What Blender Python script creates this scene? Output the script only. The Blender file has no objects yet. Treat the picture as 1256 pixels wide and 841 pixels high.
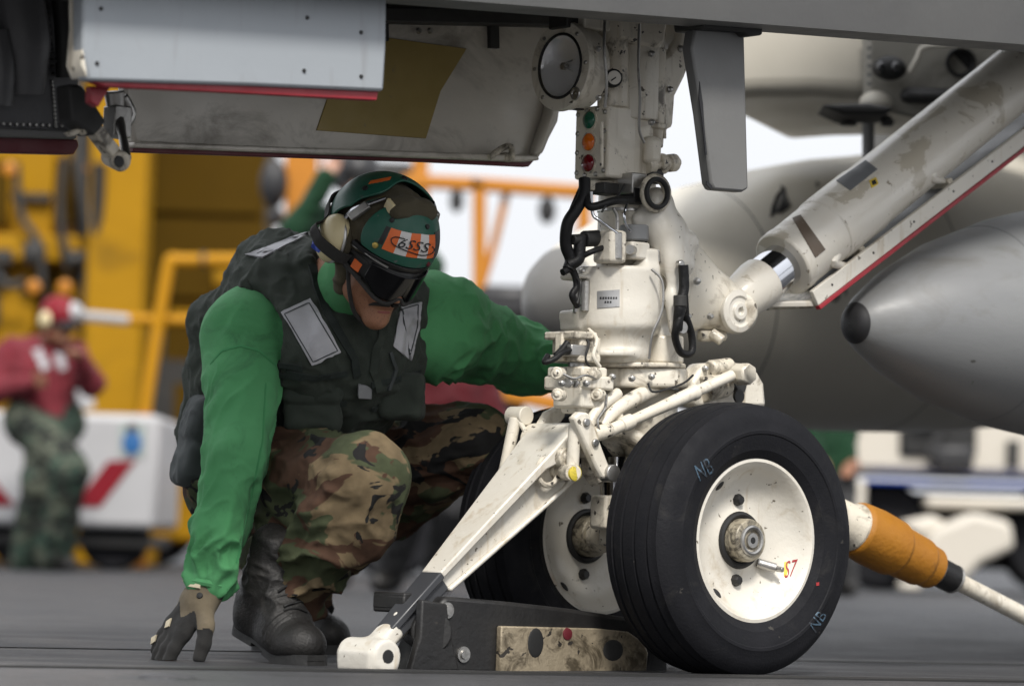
import bpy, bmesh, math, random
import numpy as np
from mathutils import Vector, Matrix
from mathutils.bvhtree import BVHTree
random.seed(7)
R = math.radians
SC = bpy.context.scene
COL = SC.collection

# ------------------------------------------------------------------ camera
FPX, PXC, PYC = 4186.0, 628.0, 420.5          # focal length and centre, in pixels of a 1256 wide picture
CAMZ, PITCH, ROLL = 0.26, R(3.31), R(1.6)
_r = Vector((1, 0, 0)); _f = Vector((0, math.cos(PITCH), math.sin(PITCH))); _u = Vector((0, -math.sin(PITCH), math.cos(PITCH)))
CR = _r*math.cos(ROLL) + _u*math.sin(ROLL)
CU = -_r*math.sin(ROLL) + _u*math.cos(ROLL)
CAMP = Vector((0, 0, CAMZ))
cam = bpy.data.cameras.new('camera'); camo = bpy.data.objects.new('camera', cam); COL.objects.link(camo)
camo.matrix_world = Matrix(((CR.x, CU.x, -_f.x, 0), (CR.y, CU.y, -_f.y, 0), (CR.z, CU.z, -_f.z, CAMZ), (0, 0, 0, 1)))
cam.sensor_width = 36.0; cam.lens = FPX/1256*36
cam.clip_start = 0.05; cam.clip_end = 30000
cam.dof.use_dof = True; cam.dof.focus_distance = 6.95; cam.dof.aperture_fstop = 2.9
SC.camera = camo

# ------------------------------------------------------------------ light
SUN_EL, SUN_AZ = R(47), R(172)     # azimuth from +Y towards +X
wd = bpy.data.worlds.new('World'); SC.world = wd; wd.use_nodes = True
nt = wd.node_tree; nt.nodes.clear()
sky = nt.nodes.new('ShaderNodeTexSky'); sky.sky_type = 'NISHITA'; sky.sun_disc = False
sky.sun_elevation = SUN_EL; sky.sun_rotation = SUN_AZ
sky.air_density = 1.0; sky.dust_density = 6.0; sky.ozone_density = 1.0
hs = nt.nodes.new('ShaderNodeMix'); hs.data_type = 'RGBA'; hs.inputs[0].default_value = .9   # an even layer of thin white cloud
# standard overcast sky: the cloud layer is three times as bright overhead as at the horizon
wtc = nt.nodes.new('ShaderNodeTexCoord'); wsx = nt.nodes.new('ShaderNodeSeparateXYZ'); nt.links.new(wtc.outputs['Generated'], wsx.inputs[0])
wmr = nt.nodes.new('ShaderNodeMapRange'); wmr.inputs[1].default_value = 0; wmr.inputs[2].default_value = 1; wmr.inputs[3].default_value = .55; wmr.inputs[4].default_value = 1; nt.links.new(wsx.outputs[2], wmr.inputs[0])
wvm = nt.nodes.new('ShaderNodeVectorMath'); wvm.operation = 'SCALE'; wvm.inputs[0].default_value = (14.5, 14.8, 15.4); nt.links.new(wmr.outputs[0], wvm.inputs['Scale']); nt.links.new(wvm.outputs[0], hs.inputs[7])
bg = nt.nodes.new('ShaderNodeBackground'); bg.inputs['Strength'].default_value = 0.12
wo = nt.nodes.new('ShaderNodeOutputWorld')
nt.links.new(sky.outputs[0], hs.inputs[6]); nt.links.new(hs.outputs[2], bg.inputs[0]); nt.links.new(bg.outputs[0], wo.inputs[0])
sl = bpy.data.lights.new('sun', 'SUN'); sl.energy = 3.7; sl.angle = R(11); sl.color = (1.0, .96, .9)
so = bpy.data.objects.new('sun', sl); COL.objects.link(so)
sd = Vector((math.sin(SUN_AZ)*math.cos(SUN_EL), math.cos(SUN_AZ)*math.cos(SUN_EL), math.sin(SUN_EL)))
so.rotation_euler = (-sd).to_track_quat('-Z', 'Y').to_euler()
so.location = (-10, -10, 20)
SC.view_settings.view_transform = 'Standard'; SC.view_settings.look = 'None'
SC.view_settings.exposure = -0.02; SC.view_settings.gamma = 1

# ------------------------------------------------------------------ picture <-> place
def ray(px, py):
    dx, dy = px-PXC, py-PYC
    return (CR*dx - CU*dy + _f*FPX)
def P(px, py, Y):
    d = ray(px, py); return CAMP + d*(Y/d.y)
def G(px, py, z=0.0):
    d = ray(px, py); return CAMP + d*((z-CAMZ)/d.z)
YAW = R(40)
EN = Vector((math.sin(YAW), -math.cos(YAW), 0))      # aircraft port side
EF = Vector((-math.cos(YAW), -math.sin(YAW), 0))     # aircraft forward
EZ = Vector((0, 0, 1))
AP = R(3.6)                                          # nose-down attitude
FB = (EF*math.cos(AP) - EZ*math.sin(AP)).normalized()   # body forward
UB = EN.cross(FB)*-1
if UB.z < 0: UB = -UB
W1 = P(895, 658, 7.0); W1.z = 0.274
TRK = 0.236
A0 = W1 - EN*TRK
def PL(px, py, lat=0.0):
    d = ray(px, py); return CAMP + d*(((A0-CAMP).dot(EN)+lat)/d.dot(EN))

# ------------------------------------------------------------------ materials
def lin(c):
    return tuple((x/12.92 if x <= .04045 else ((x+.055)/1.055)**2.4) for x in c)
def mat(name, col, rough=.5, metal=0., col2=None, vscale=6., vamt=.5, dirt=None, dscale=9., dthr=.56, dsoft=.12, damt=.8,
        bump=0., bscale=60., stretch=(1, 1, 1), coat=0., spec=.5, rvar=.12, chip=None, cscale=55., cthr=.66, streak=None, sthr=.60, samt=.6):
    m = bpy.data.materials.new(name); m.use_nodes = True
    n = m.node_tree; b = n.nodes['Principled BSDF']
    b.inputs['Base Color'].default_value = (*col, 1); b.inputs['Roughness'].default_value = rough
    b.inputs['Metallic'].default_value = metal; b.inputs['Coat Weight'].default_value = coat
    b.inputs['Specular IOR Level'].default_value = spec
    tc = n.nodes.new('ShaderNodeTexCoord'); mp = n.nodes.new('ShaderNodeMapping')
    mp.inputs['Scale'].default_value = stretch
    n.links.new(tc.outputs['Object'], mp.inputs[0])
    def noise(s, det=5, rg=.6, dist=0.):
        t = n.nodes.new('ShaderNodeTexNoise'); t.inputs['Scale'].default_value = s; t.inputs['Detail'].default_value = det
        t.inputs['Roughness'].default_value = rg; t.inputs['Distortion'].default_value = dist
        n.links.new(mp.outputs[0], t.inputs['Vector']); return t
    def ramp(src, a, bb):
        r = n.nodes.new('ShaderNodeMapRange'); r.inputs[1].default_value = a; r.inputs[2].default_value = bb
        n.links.new(src, r.inputs[0]); return r.outputs[0]
    cur = None
    def mix(fac, c2):
        nonlocal cur
        x = n.nodes.new('ShaderNodeMix'); x.data_type = 'RGBA'
        n.links.new(fac, x.inputs[0])
        if cur is None: x.inputs[6].default_value = (*col, 1)
        else: n.links.new(cur, x.inputs[6])
        x.inputs[7].default_value = (*c2, 1); cur = x.outputs[2]
    if col2 is not None:
        t = noise(vscale, 6, .6, .4); mix(ramp(t.outputs[0], .5-.25/max(vamt, .05)*.5, .5+.25/max(vamt, .05)*.5), col2)
    if dirt is not None:
        t = noise(dscale, 8, .68, .8); f = ramp(t.outputs[0], dthr, dthr+dsoft)
        mm = n.nodes.new('ShaderNodeMath'); mm.operation = 'MULTIPLY'; mm.inputs[1].default_value = damt
        n.links.new(f, mm.inputs[0]); mix(mm.outputs[0], dirt)
    if streak is not None:      # runs of oil and dust, drawn out downwards
        m2 = n.nodes.new('ShaderNodeMapping'); m2.inputs['Scale'].default_value = (38, 38, 5); n.links.new(tc.outputs['Object'], m2.inputs[0])
        t = n.nodes.new('ShaderNodeTexNoise'); t.inputs['Scale'].default_value = 1.; t.inputs['Detail'].default_value = 5; t.inputs['Distortion'].default_value = .3; n.links.new(m2.outputs[0], t.inputs['Vector'])
        mm = n.nodes.new('ShaderNodeMath'); mm.operation = 'MULTIPLY'; mm.inputs[1].default_value = samt; n.links.new(ramp(t.outputs[0], sthr, sthr+.16), mm.inputs[0]); mix(mm.outputs[0], streak)
    if chip is not None:
        t = noise(cscale, 3, .5, .2); mix(ramp(t.outputs[0], cthr, cthr+.02), chip)
    if cur is not None: n.links.new(cur, b.inputs['Base Color'])
    if rvar:
        t = noise(vscale*2.3, 4); r = n.nodes.new('ShaderNodeMapRange')
        r.inputs[1].default_value = .3; r.inputs[2].default_value = .7
        r.inputs[3].default_value = max(rough-rvar, .02); r.inputs[4].default_value = min(rough+rvar, 1)
        n.links.new(t.outputs[0], r.inputs[0]); n.links.new(r.outputs[0], b.inputs['Roughness'])
    if bump:
        t = noise(bscale, 4, .6); bp = n.nodes.new('ShaderNodeBump'); bp.inputs['Strength'].default_value = bump
        bp.inputs['Distance'].default_value = .01
        n.links.new(t.outputs[0], bp.inputs['Height']); n.links.new(bp.outputs[0], b.inputs['Normal'])
    return m
M = {}
M['cream'] = mat('worn_cream_gear_paint', (.66, .605, .50), .42, col2=(.72, .68, .59), vscale=7, dirt=(.16, .12, .075), dscale=15, dthr=.56, dsoft=.16, damt=.8, bump=.15, bscale=45, coat=.12, chip=(.10, .085, .065), cscale=60, cthr=.685, streak=(.26, .20, .12), sthr=.57)
M['creamdirty'] = mat('oily_cream_gear_paint', (.60, .54, .43), .42, col2=(.70, .65, .55), vscale=9, dirt=(.06, .048, .034), dscale=17, dthr=.51, dsoft=.14, damt=.88, bump=.22, bscale=50, coat=.1, chip=(.05, .045, .04), cscale=70, cthr=.65, streak=(.14, .11, .07), sthr=.55)
M['white'] = mat('white_gear_paint', (.66, .635, .575), .38, col2=(.60, .56, .48), vscale=5, dirt=(.34, .26, .15), dscale=11, dthr=.57, dsoft=.18, damt=.6, bump=.12, coat=.15, chip=(.14, .12, .09), cscale=75, cthr=.69, streak=(.40, .31, .19), sthr=.58, samt=.55)
M['brace'] = mat('drag_brace_paint', (.72, .69, .62), .36, col2=(.66, .61, .52), vscale=5, dirt=(.40, .35, .26), dscale=5, dthr=.575, dsoft=.015, damt=.65, bump=.08, coat=.2, chip=(.30, .26, .2), cscale=60, cthr=.70, streak=(.50, .44, .34), sthr=.6, samt=.5)
M['steel'] = mat('dull_steel', (.42, .41, .39), .35, .9, dirt=(.10, .09, .08), dscale=20, dthr=.58, bump=.1)
M['chrome'] = mat('polished_piston', (.62, .63, .66), .10, 1., rvar=.03)
M['blacksteel'] = mat('black_oiled_steel', (.012, .012, .013), .45, .15, col2=(.024, .023, .022), dirt=(.16, .13, .10), dscale=18, dthr=.66, dsoft=.06, damt=.6, bump=.15)
M['rubber'] = mat('tyre_rubber', (.0075, .008, .010), .68, col2=(.013, .013, .0155), vscale=9, dirt=(.040, .038, .035), dscale=12, dthr=.58, dsoft=.22, damt=.6, bump=.16, bscale=170, spec=.16, chip=(.05, .047, .042), cscale=38, cthr=.73)
M['hose'] = mat('black_hose', (.007, .007, .0075), .5, spec=.3, bump=.2, bscale=200)
M['black'] = mat('matt_black', (.012, .012, .012), .6)
M['dark'] = mat('dark_cavity_paint', (.018, .018, .018), .6, col2=(.032, .031, .029), bump=.1)
M['jet'] = mat('jet_grey_paint', (.125, .125, .125), .5, col2=(.155, .155, .15), vscale=3, dirt=(.12, .11, .10), dscale=5, dthr=.60, dsoft=.2, damt=.5, bump=.05)
M['doorgrey'] = mat('door_light_grey_paint', (.285, .31, .335), .45, col2=(.32, .345, .37), vscale=2.5, dirt=(.20, .20, .20), dscale=4, dthr=.57, dsoft=.25, damt=.5, bump=.04, streak=(.22, .225, .23), sthr=.56, samt=.45, chip=(.08, .08, .08), cscale=30, cthr=.76)
M['doormetal'] = mat('scuffed_door_skin', (.50, .47, .42), .4, .1, col2=(.64, .60, .53), vscale=3.2, dirt=(.17, .15, .12), dscale=4.5, dthr=.50, dsoft=.2, damt=.75, bump=.05, stretch=(1, 1, 1.6))
M['primer'] = mat('yellow_primer', (.26, .19, .05), .5, col2=(.34, .25, .08), vscale=8, dirt=(.10, .10, .10), dscale=9, dthr=.62, damt=.8)
M['red'] = mat('door_edge_red', (.34, .018, .03), .4, col2=(.27, .015, .024), vscale=10, dirt=(.10, .02, .02), dscale=14, dthr=.62)
M['darkred'] = mat('weathered_edge_red', (.11, .011, .018), .5, col2=(.10, .01, .015), vscale=10)
M['green_lamp'] = mat('green_lamp_glass', (.0, .10, .055), .12, coat=.6)
M['amber_lamp'] = mat('amber_lamp_glass', (.72, .15, .006), .12, coat=.6)
M['red_lamp'] = mat('red_lamp_glass', (.16, .004, .01), .12, coat=.6)
M['yellowcap'] = mat('yellow_pin_cap', (.60, .48, .05), .5, dirt=(.2, .15, .05), dscale=60, dthr=.55)
M['label'] = mat('metal_data_plate', (.38, .38, .38), .4, .6, dirt=(.15, .15, .15), dscale=160, dthr=.6)
M['plate_grey'] = mat('grey_placard', (.16, .165, .17), .5, dirt=(.3, .3, .3), dscale=70, dthr=.64)
M['plate_brown'] = mat('brown_placard', (.12, .09, .065), .5, dirt=(.38, .34, .28), dscale=90, dthr=.62)
M['scraped'] = mat('scraped_steel_plate', (.27, .225, .155), .45, .3, col2=(.37, .31, .22), vscale=18, dirt=(.07, .055, .035), dscale=14, dthr=.47, dsoft=.12, damt=.9, chip=(.04, .035, .03), cscale=40, cthr=.64, bump=.35, bscale=35)
M['barpaint'] = mat('dark_grey_bar_band', (.045, .047, .052), .4, dirt=(.2, .19, .17), dscale=30, dthr=.68)
M['orange'] = mat('orange_bar_cover', (.40, .165, .010), .6, col2=(.31, .12, .008), vscale=9, dirt=(.12, .055, .015), dscale=12, dthr=.60, damt=.7, bump=.25, bscale=60)
M['tankcream'] = mat('cream_tank_paint', (.60, .565, .49), .42, col2=(.50, .47, .40), vscale=2.2, dirt=(.30, .27, .22), dscale=3.2, dthr=.60, dsoft=.25, damt=.4, bump=.03)
M['tankgrey'] = mat('grey_tank_paint', (.175, .18, .185), .5, col2=(.22, .225, .225), vscale=2.5, dirt=(.10, .09, .07), dscale=4, dthr=.55, dsoft=.25, damt=.6, bump=.04, stretch=(1, 1, 2.), chip=(.08, .08, .075), cscale=24, cthr=.735)
M['nosecap'] = mat('dark_nose_cap', (.02, .02, .022), .5, dirt=(.06, .06, .06), dscale=40, dthr=.6)
M['glasslens'] = mat('dark_lens', (.01, .01, .012), .05, coat=1.)
M['chip'] = mat('bare_metal_blotch', (.17, .165, .155), .45, .3)
M['ink'] = mat('black_marking', (.012, .012, .014), .5)
M['inkblue'] = mat('pale_blue_marking', (.045, .085, .125), .6, dirt=(.018, .019, .022), dscale=70, dthr=.47, dsoft=.08, damt=.95)
M['inkred'] = mat('red_marking', (.30, .018, .02), .6)
M['inkyellow'] = mat('yellow_marking', (.7, .5, .05), .6)

# ------------------------------------------------------------------ mesh helpers
class MB:
    def __init__(s): s.v = []; s.f = []; s.cut = []
    def add(s, vs, fs):
        s.cut.append((len(s.v), len(s.f))); o = len(s.v); s.v += [Vector(x) for x in vs]; s.f += [tuple(i+o for i in q) for q in fs]; return s
    def box(s, c, hx, hy, hz, ax=None):
        ax = ax or (EF, EN, EZ); c = Vector(c)
        vs = [c+ax[0]*(hx*a)+ax[1]*(hy*b)+ax[2]*(hz*d) for a in (-1, 1) for b in (-1, 1) for d in (-1, 1)]
        fs = [(0, 1, 3, 2), (4, 6, 7, 5), (0, 4, 5, 1), (2, 3, 7, 6), (0, 2, 6, 4), (1, 5, 7, 3)]
        det = ax[0].cross(ax[1]).dot(ax[2])
        if det < 0: fs = [q[::-1] for q in fs]
        return s.add(vs, fs)
    def lathe(s, o, d, prof, n=32, cap0=True, cap1=True):
        """prof: list of (distance along d, radius)"""
        o = Vector(o); d = Vector(d).normalized()
        a = d.orthogonal().normalized(); b = d.cross(a)
        vs = []; fs = []
        for t, r in prof:
            for k in range(n):
                th = 2*math.pi*k/n; vs.append(o+d*t+(a*math.cos(th)+b*math.sin(th))*max(r, 1e-5))
        for i in range(len(prof)-1):
            for k in range(n):
                k2 = (k+1) % n; fs.append((i*n+k, i*n+k2, (i+1)*n+k2, (i+1)*n+k))
        if cap0: fs.append(tuple(range(n))[::-1])
        if cap1: fs.append(tuple((len(prof)-1)*n+k for k in range(n)))
        return s.add(vs, fs)
    def cyl(s, a, b, r0, r1=None, n=24):
        a, b = Vector(a), Vector(b); return s.lathe(a, b-a, [(0, r0), ((b-a).length, r0 if r1 is None else r1)], n)
    def tube(s, pts, r, n=12, smooth=3):
        pts = [Vector(p) for p in pts]
        rs = r if isinstance(r, (list, tuple)) else [r]*len(pts)
        if smooth and len(pts) > 2:
            q = []; qr = []
            for i in range(len(pts)-1):
                p0 = pts[max(i-1, 0)]; p1 = pts[i]; p2 = pts[i+1]; p3 = pts[min(i+2, len(pts)-1)]
                for j in range(smooth*2):
                    t = j/(smooth*2)
                    q.append(.5*((2*p1)+(p2-p0)*t+(2*p0-5*p1+4*p2-p3)*t*t+(3*p1-p0-3*p2+p3)*t**3)); qr.append(rs[i]*(1-t)+rs[i+1]*t)
            q.append(pts[-1]); qr.append(rs[-1]); pts, rs = q, qr
        vs = []; fs = []; a = None
        for i, p in enumerate(pts):
            d = (pts[min(i+1, len(pts)-1)]-pts[max(i-1, 0)]).normalized()
            a = d.orthogonal().normalized() if a is None else (a-d*a.dot(d)).normalized()
            b = d.cross(a)
            for k in range(n):
                th = 2*math.pi*k/n; vs.append(p+(a*math.cos(th)+b*math.sin(th))*rs[i])
        for i in range(len(pts)-1):
            for k in range(n):
                k2 = (k+1) % n; fs.append((i*n+k, i*n+k2, (i+1)*n+k2, (i+1)*n+k))
        fs.append(tuple(range(n))[::-1]); fs.append(tuple((len(pts)-1)*n+k for k in range(n)))
        return s.add(vs, fs)
    def torus(s, c, d, R0, r, n=32, m=10, arc=2*math.pi, start=0, up=None):
        d = Vector(d).normalized(); a = (Vector(up)-d*Vector(up).dot(d)).normalized() if up is not None else d.orthogonal().normalized(); b = d.cross(a)
        vs = []; fs = []; full = abs(arc-2*math.pi) < 1e-6; N = n if full else n+1
        for i in range(N):
            th = start+arc*i/n; ra = a*math.cos(th)+b*math.sin(th)
            for k in range(m):
                ph = 2*math.pi*k/m; vs.append(Vector(c)+ra*(R0+r*math.cos(ph))+d*(r*math.sin(ph)))
        for i in range(n):
            i2 = (i+1) % N
            for k in range(m):
                k2 = (k+1) % m; fs.append((i*m+k, i2*m+k, i2*m+k2, i*m+k2))
        return s.add(vs, fs)
    def prism(s, poly, ext):
        """closed polygon of points, extruded by the vector ext (centred)"""
        ext = Vector(ext); n = len(poly); poly = [Vector(p) for p in poly]
        nn = Vector((0, 0, 0))
        for i in range(n): nn += (poly[i]-poly[0]).cross(poly[(i+1) % n]-poly[0])
        if nn.dot(ext) < 0: poly = poly[::-1]
        vs = [p-ext*.5 for p in poly]+[p+ext*.5 for p in poly]
        fs = [tuple(range(n))[::-1], tuple(range(n, 2*n))]+[(i, (i+1) % n, n+(i+1) % n, n+i) for i in range(n)]
        return s.add(vs, fs)
    def ball(s, c, r, ax=None, n=20, m=12):
        ax = ax or (Vector((1, 0, 0)), Vector((0, 1, 0)), Vector((0, 0, 1)))
        r = r if isinstance(r, (tuple, list)) else (r, r, r)
        vs = []; fs = []
        for i in range(m+1):
            ph = math.pi*i/m
            for k in range(n):
                th = 2*math.pi*k/n
                vs.append(Vector(c)+ax[0]*(r[0]*math.sin(ph)*math.cos(th))+ax[1]*(r[1]*math.sin(ph)*math.sin(th))+ax[2]*(r[2]*math.cos(ph)))
        for i in range(m):
            for k in range(n):
                k2 = (k+1) % n; fs.append((i*n+k, (i+1)*n+k, (i+1)*n+k2, i*n+k2))
        return s.add(vs, fs)
    def each(s, name, material, parent=None, **k):
        """every added shape becomes an object of its own"""
        c = s.cut+[(len(s.v), len(s.f))]; out = []
        for (v0, f0), (v1, f1) in zip(c, c[1:]):
            q = MB(); q.v = s.v[v0:v1]; q.f = [tuple(i-v0 for i in f) for f in s.f[f0:f1]]; out.append(q.build(name, material, parent, **k))
        return out
    def build(s, name, material, parent=None, bevel=0., angle=38, sub=0, label=None, seg=2, flat=False):
        me = bpy.data.meshes.new(name)
        me.from_pydata([tuple(v) for v in s.v], [], s.f)
        bm = bmesh.new(); bm.from_mesh(me); bmesh.ops.remove_doubles(bm, verts=bm.verts, dist=1e-6); bmesh.ops.delete(bm, geom=[v for v in bm.verts if not v.link_faces], context='VERTS')
        bmesh.ops.recalc_face_normals(bm, faces=bm.faces); bm.to_mesh(me); bm.free()
        if not flat:
            me.polygons.foreach_set('use_smooth', [True]*len(me.polygons)); me.set_sharp_from_angle(angle=R(angle))
        ms = material if isinstance(material, list) else [material]
        for x in ms: me.materials.append(x)
        o = bpy.data.objects.new(name, me); COL.objects.link(o)
        if bevel:
            b = o.modifiers.new('bevel', 'BEVEL'); b.width = bevel; b.segments = seg; b.limit_method = 'ANGLE'; b.angle_limit = R(angle); b.harden_normals = False
        if sub:
            b = o.modifiers.new('sub', 'SUBSURF'); b.levels = sub; b.render_levels = sub
        if parent: adopt(o, parent)
        if label: o['label'] = label
        return o
def wloc(o):
    v = Vector((0, 0, 0))
    while o is not None: v += o.location; o = o.parent
    return v
ORI = {}
def adopt(o, parent):
    o.parent = parent
    o.matrix_parent_inverse = Matrix.Translation(-ORI.get(parent.name, Vector((0, 0, 0))))
def thing(name, label, cat, loc=(0, 0, 0), group=None):
    o = bpy.data.objects.new(name, None); COL.objects.link(o); o.location = loc; ORI[o.name] = Vector(loc)
    o.empty_display_size = .1
    tag(o, label, cat, group); return o
def tag(o, label, cat, group=None):
    o['label'] = label; o['category'] = cat
    if group: o['group'] = group
    return o
def structure(o): o['kind'] = 'structure'; return o
def copies(o, places, parent):
    """more copies of a small part, sharing its mesh; places are offsets from the first"""
    for p in places:
        c = o.copy(); COL.objects.link(c)
        c.parent = parent; c.matrix_parent_inverse = o.matrix_parent_inverse.copy(); c.location = Vector(o.location)+Vector(p)
def bvh(*objs):
    V = []; F = []
    for o in objs:
        k = len(V); V += [v.co.copy() for v in o.data.vertices]; F += [tuple(i+k for i in p.vertices) for p in o.data.polygons]
    return BVHTree.FromPolygons(V, F)
def proj(p):
    v = Vector(p)-CAMP; z = v.dot(_f); return (PXC+FPX*v.dot(CR)/z, PYC-FPX*v.dot(CU)/z)
def cast(tree, px, py):
    d = ray(px, py).normalized(); h = tree.ray_cast(CAMP, d)
    return (h[0], h[1] if h[1].dot(d) < 0 else -h[1]) if h[0] is not None else (None, None)
def bil(q, s, t):
    return ((q[0][0]*(1-s)+q[1][0]*s)*(1-t)+(q[3][0]*(1-s)+q[2][0]*s)*t, (q[0][1]*(1-s)+q[1][1]*s)*(1-t)+(q[3][1]*(1-s)+q[2][1]*s)*t)
def drape(tree, quad, name, material, parent, off=.004, n=14, m=14, thick=.003, label=None, wav=0.):
    """a thin sewn-on or painted patch lying on a surface: four corners (top left, top right, bottom right, bottom left)"""
    b = MB(); pts = []; last = None
    for j in range(m+1):
        for i in range(n+1):
            px, py = bil(quad, i/n, j/m); h, nn = cast(tree, px, py)
            pts.append(None if h is None else (h, nn))
    good = [p for p in pts if p]
    if not good: return None
    # fill gaps with the depth of the nearest hit
    for j in range(m+1):
        for i in range(n+1):
            if pts[j*(n+1)+i] is None:
                best = min(((jj-j)**2+(ii-i)**2, jj*(n+1)+ii) for jj in range(m+1) for ii in range(n+1) if pts[jj*(n+1)+ii] is not None and isinstance(pts[jj*(n+1)+ii], tuple) and len(pts[jj*(n+1)+ii]) == 2)
                h0, n0 = pts[best[1]]; px, py = bil(quad, i/n, j/m); d = ray(px, py).normalized()
                t = (h0-CAMP).dot(n0)/d.dot(n0) if abs(d.dot(n0)) > .2 else (h0-CAMP).length
                pts[j*(n+1)+i] = (CAMP+d*t, n0, 0)
    V = []
    for k, p in enumerate(pts):
        w = wav*3.2*(float(fbm(np.array([list(p[0]*26)]), 17)[0])-.45) if wav else 0
        V.append(p[0]+p[1]*(off+w))
    lo = [p[0]-p[1]*.004 for p in pts]
    N = len(V); F = []
    for j in range(m):
        for i in range(n):
            a = j*(n+1)+i; F.append((a, a+n+1, a+n+2, a+1)); 
    rim = [i for i in range(n+1)]+[j*(n+1)+n for j in range(1, m+1)]+[m*(n+1)+i for i in range(n-1, -1, -1)]+[j*(n+1) for j in range(m-1, 0, -1)]
    for a, c in zip(rim, rim[1:]+rim[:1]): F.append((a, c, c+N, a+N))
    b.add(V+lo, F)
    return b.build(name, material, parent, label=label, angle=60)
def text_on(tree, s, quad, name, material, parent, off=.0012, res=3, shear=0., font_h=.72):
    """flat print: letters laid on a surface"""
    cu = bpy.data.curves.new(name, 'FONT'); cu.body = s; cu.resolution_u = res; cu.shear = shear
    to = bpy.data.objects.new(name+'_tmp', cu); COL.objects.link(to)
    dg = bpy.context.evaluated_depsgraph_get(); me = bpy.data.meshes.new_from_object(to.evaluated_get(dg))
    bpy.data.objects.remove(to)
    bm = bmesh.new(); bm.from_mesh(me); bmesh.ops.triangulate(bm, faces=bm.faces)
    for _ in range(2): bmesh.ops.subdivide_edges(bm, edges=[e for e in bm.edges if e.calc_length() > .12], cuts=1)
    bmesh.ops.triangulate(bm, faces=bm.faces)
    xs = [v.co.x for v in bm.verts]; ys = [v.co.y for v in bm.verts]; x0, x1, y0, y1 = min(xs), max(xs), min(ys), max(ys)
    V = []; ok = True
    for v in bm.verts:
        px, py = bil(quad, (v.co.x-x0)/(x1-x0), 1-(v.co.y-y0)/(y1-y0)); h, nn = cast(tree, px, py)
        V.append(None if h is None else h+nn*off)
    bm.verts.index_update()
    F = [tuple(v.index for v in f.verts) for f in bm.faces if all(V[v.index] is not None for v in f.verts)]
    used = sorted({i for f in F for i in f}); mp = {i: k for k, i in enumerate(used)}
    bm.free()
    b = MB(); b.add([V[i] for i in used], [tuple(mp[i] for i in f) for f in F])
    return b.build(name, material, parent, flat=True)
# ------------------------------------------------------------------ soft forms: distance fields turned into smooth meshes
def vnoise(p, seed=0):
    p = np.asarray(p, np.float64); i = np.floor(p).astype(np.int64); f = p-i; f = f*f*(3-2*f)
    def h(a, b, c):
        n = (a*374761393+b*668265263+c*2147483647+seed*144665) & 0x7fffffff
        n = ((n ^ (n >> 13))*1274126177) & 0x7fffffff
        return ((n ^ (n >> 16)) & 0xffff)/65535.0
    r = 0
    for dx in (0, 1):
        for dy in (0, 1):
            for dz in (0, 1):
                w = (f[:, 0] if dx else 1-f[:, 0])*(f[:, 1] if dy else 1-f[:, 1])*(f[:, 2] if dz else 1-f[:, 2])
                r = r+w*h(i[:, 0]+dx, i[:, 1]+dy, i[:, 2]+dz)
    return r
def fbm(p, seed=0, o=3):
    p = np.asarray(p); r = 0; a = .5
    for k in range(o): r = r+a*vnoise(p*(2.03**k)+k*7.1, seed+k); a *= .5
    return r
def cap(a, b, ra, rb=None, k=.03, op='add', flat=None):
    """tapered capsule; flat=(axis, factor) squeezes it along an axis"""
    return dict(t='cap', a=np.array(a, float), b=np.array(b, float), ra=ra, rb=ra if rb is None else rb, k=k, op=op, flat=flat)
def ell(c, r, ax=None, k=.03, op='add'):
    ax = ax or (Vector((1, 0, 0)), Vector((0, 1, 0)), Vector((0, 0, 1)))
    return dict(t='ell', c=np.array(c, float), r=np.array(r, float), ax=np.array([list(x) for x in ax]), k=k, op=op)
def rbx(c, h, r, ax=None, k=.01, op='add'):
    ax = ax or (Vector((1, 0, 0)), Vector((0, 1, 0)), Vector((0, 0, 1)))
    return dict(t='box', c=np.array(c, float), h=np.array(h, float), r=r, ax=np.array([list(x) for x in ax]), k=k, op=op)
def cyl(a, b, r, rd=.006, k=.01, op='add'):
    return dict(t='cyl', a=np.array(a, float), b=np.array(b, float), r=r, rd=rd, k=k, op=op)
def halfspace(c, n, k=.01):           # removes the side n points to
    return dict(t='half', c=np.array(c, float), n=np.array(Vector(n).normalized()), k=k, op='cut')
def bounds(p):
    if p['t'] == 'cap':
        r = max(p['ra'], p['rb']); return np.minimum(p['a'], p['b'])-r, np.maximum(p['a'], p['b'])+r
    if p['t'] == 'ell':
        e = np.sqrt(((p['ax']*p['r'][:, None])**2).sum(0)); return p['c']-e, p['c']+e
    if p['t'] == 'cyl': return np.minimum(p['a'], p['b'])-p['r'], np.maximum(p['a'], p['b'])+p['r']
    if p['t'] == 'box':
        e = np.abs(p['ax']*p['h'][:, None]).sum(0)+p['r']; return p['c']-e, p['c']+e
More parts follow.
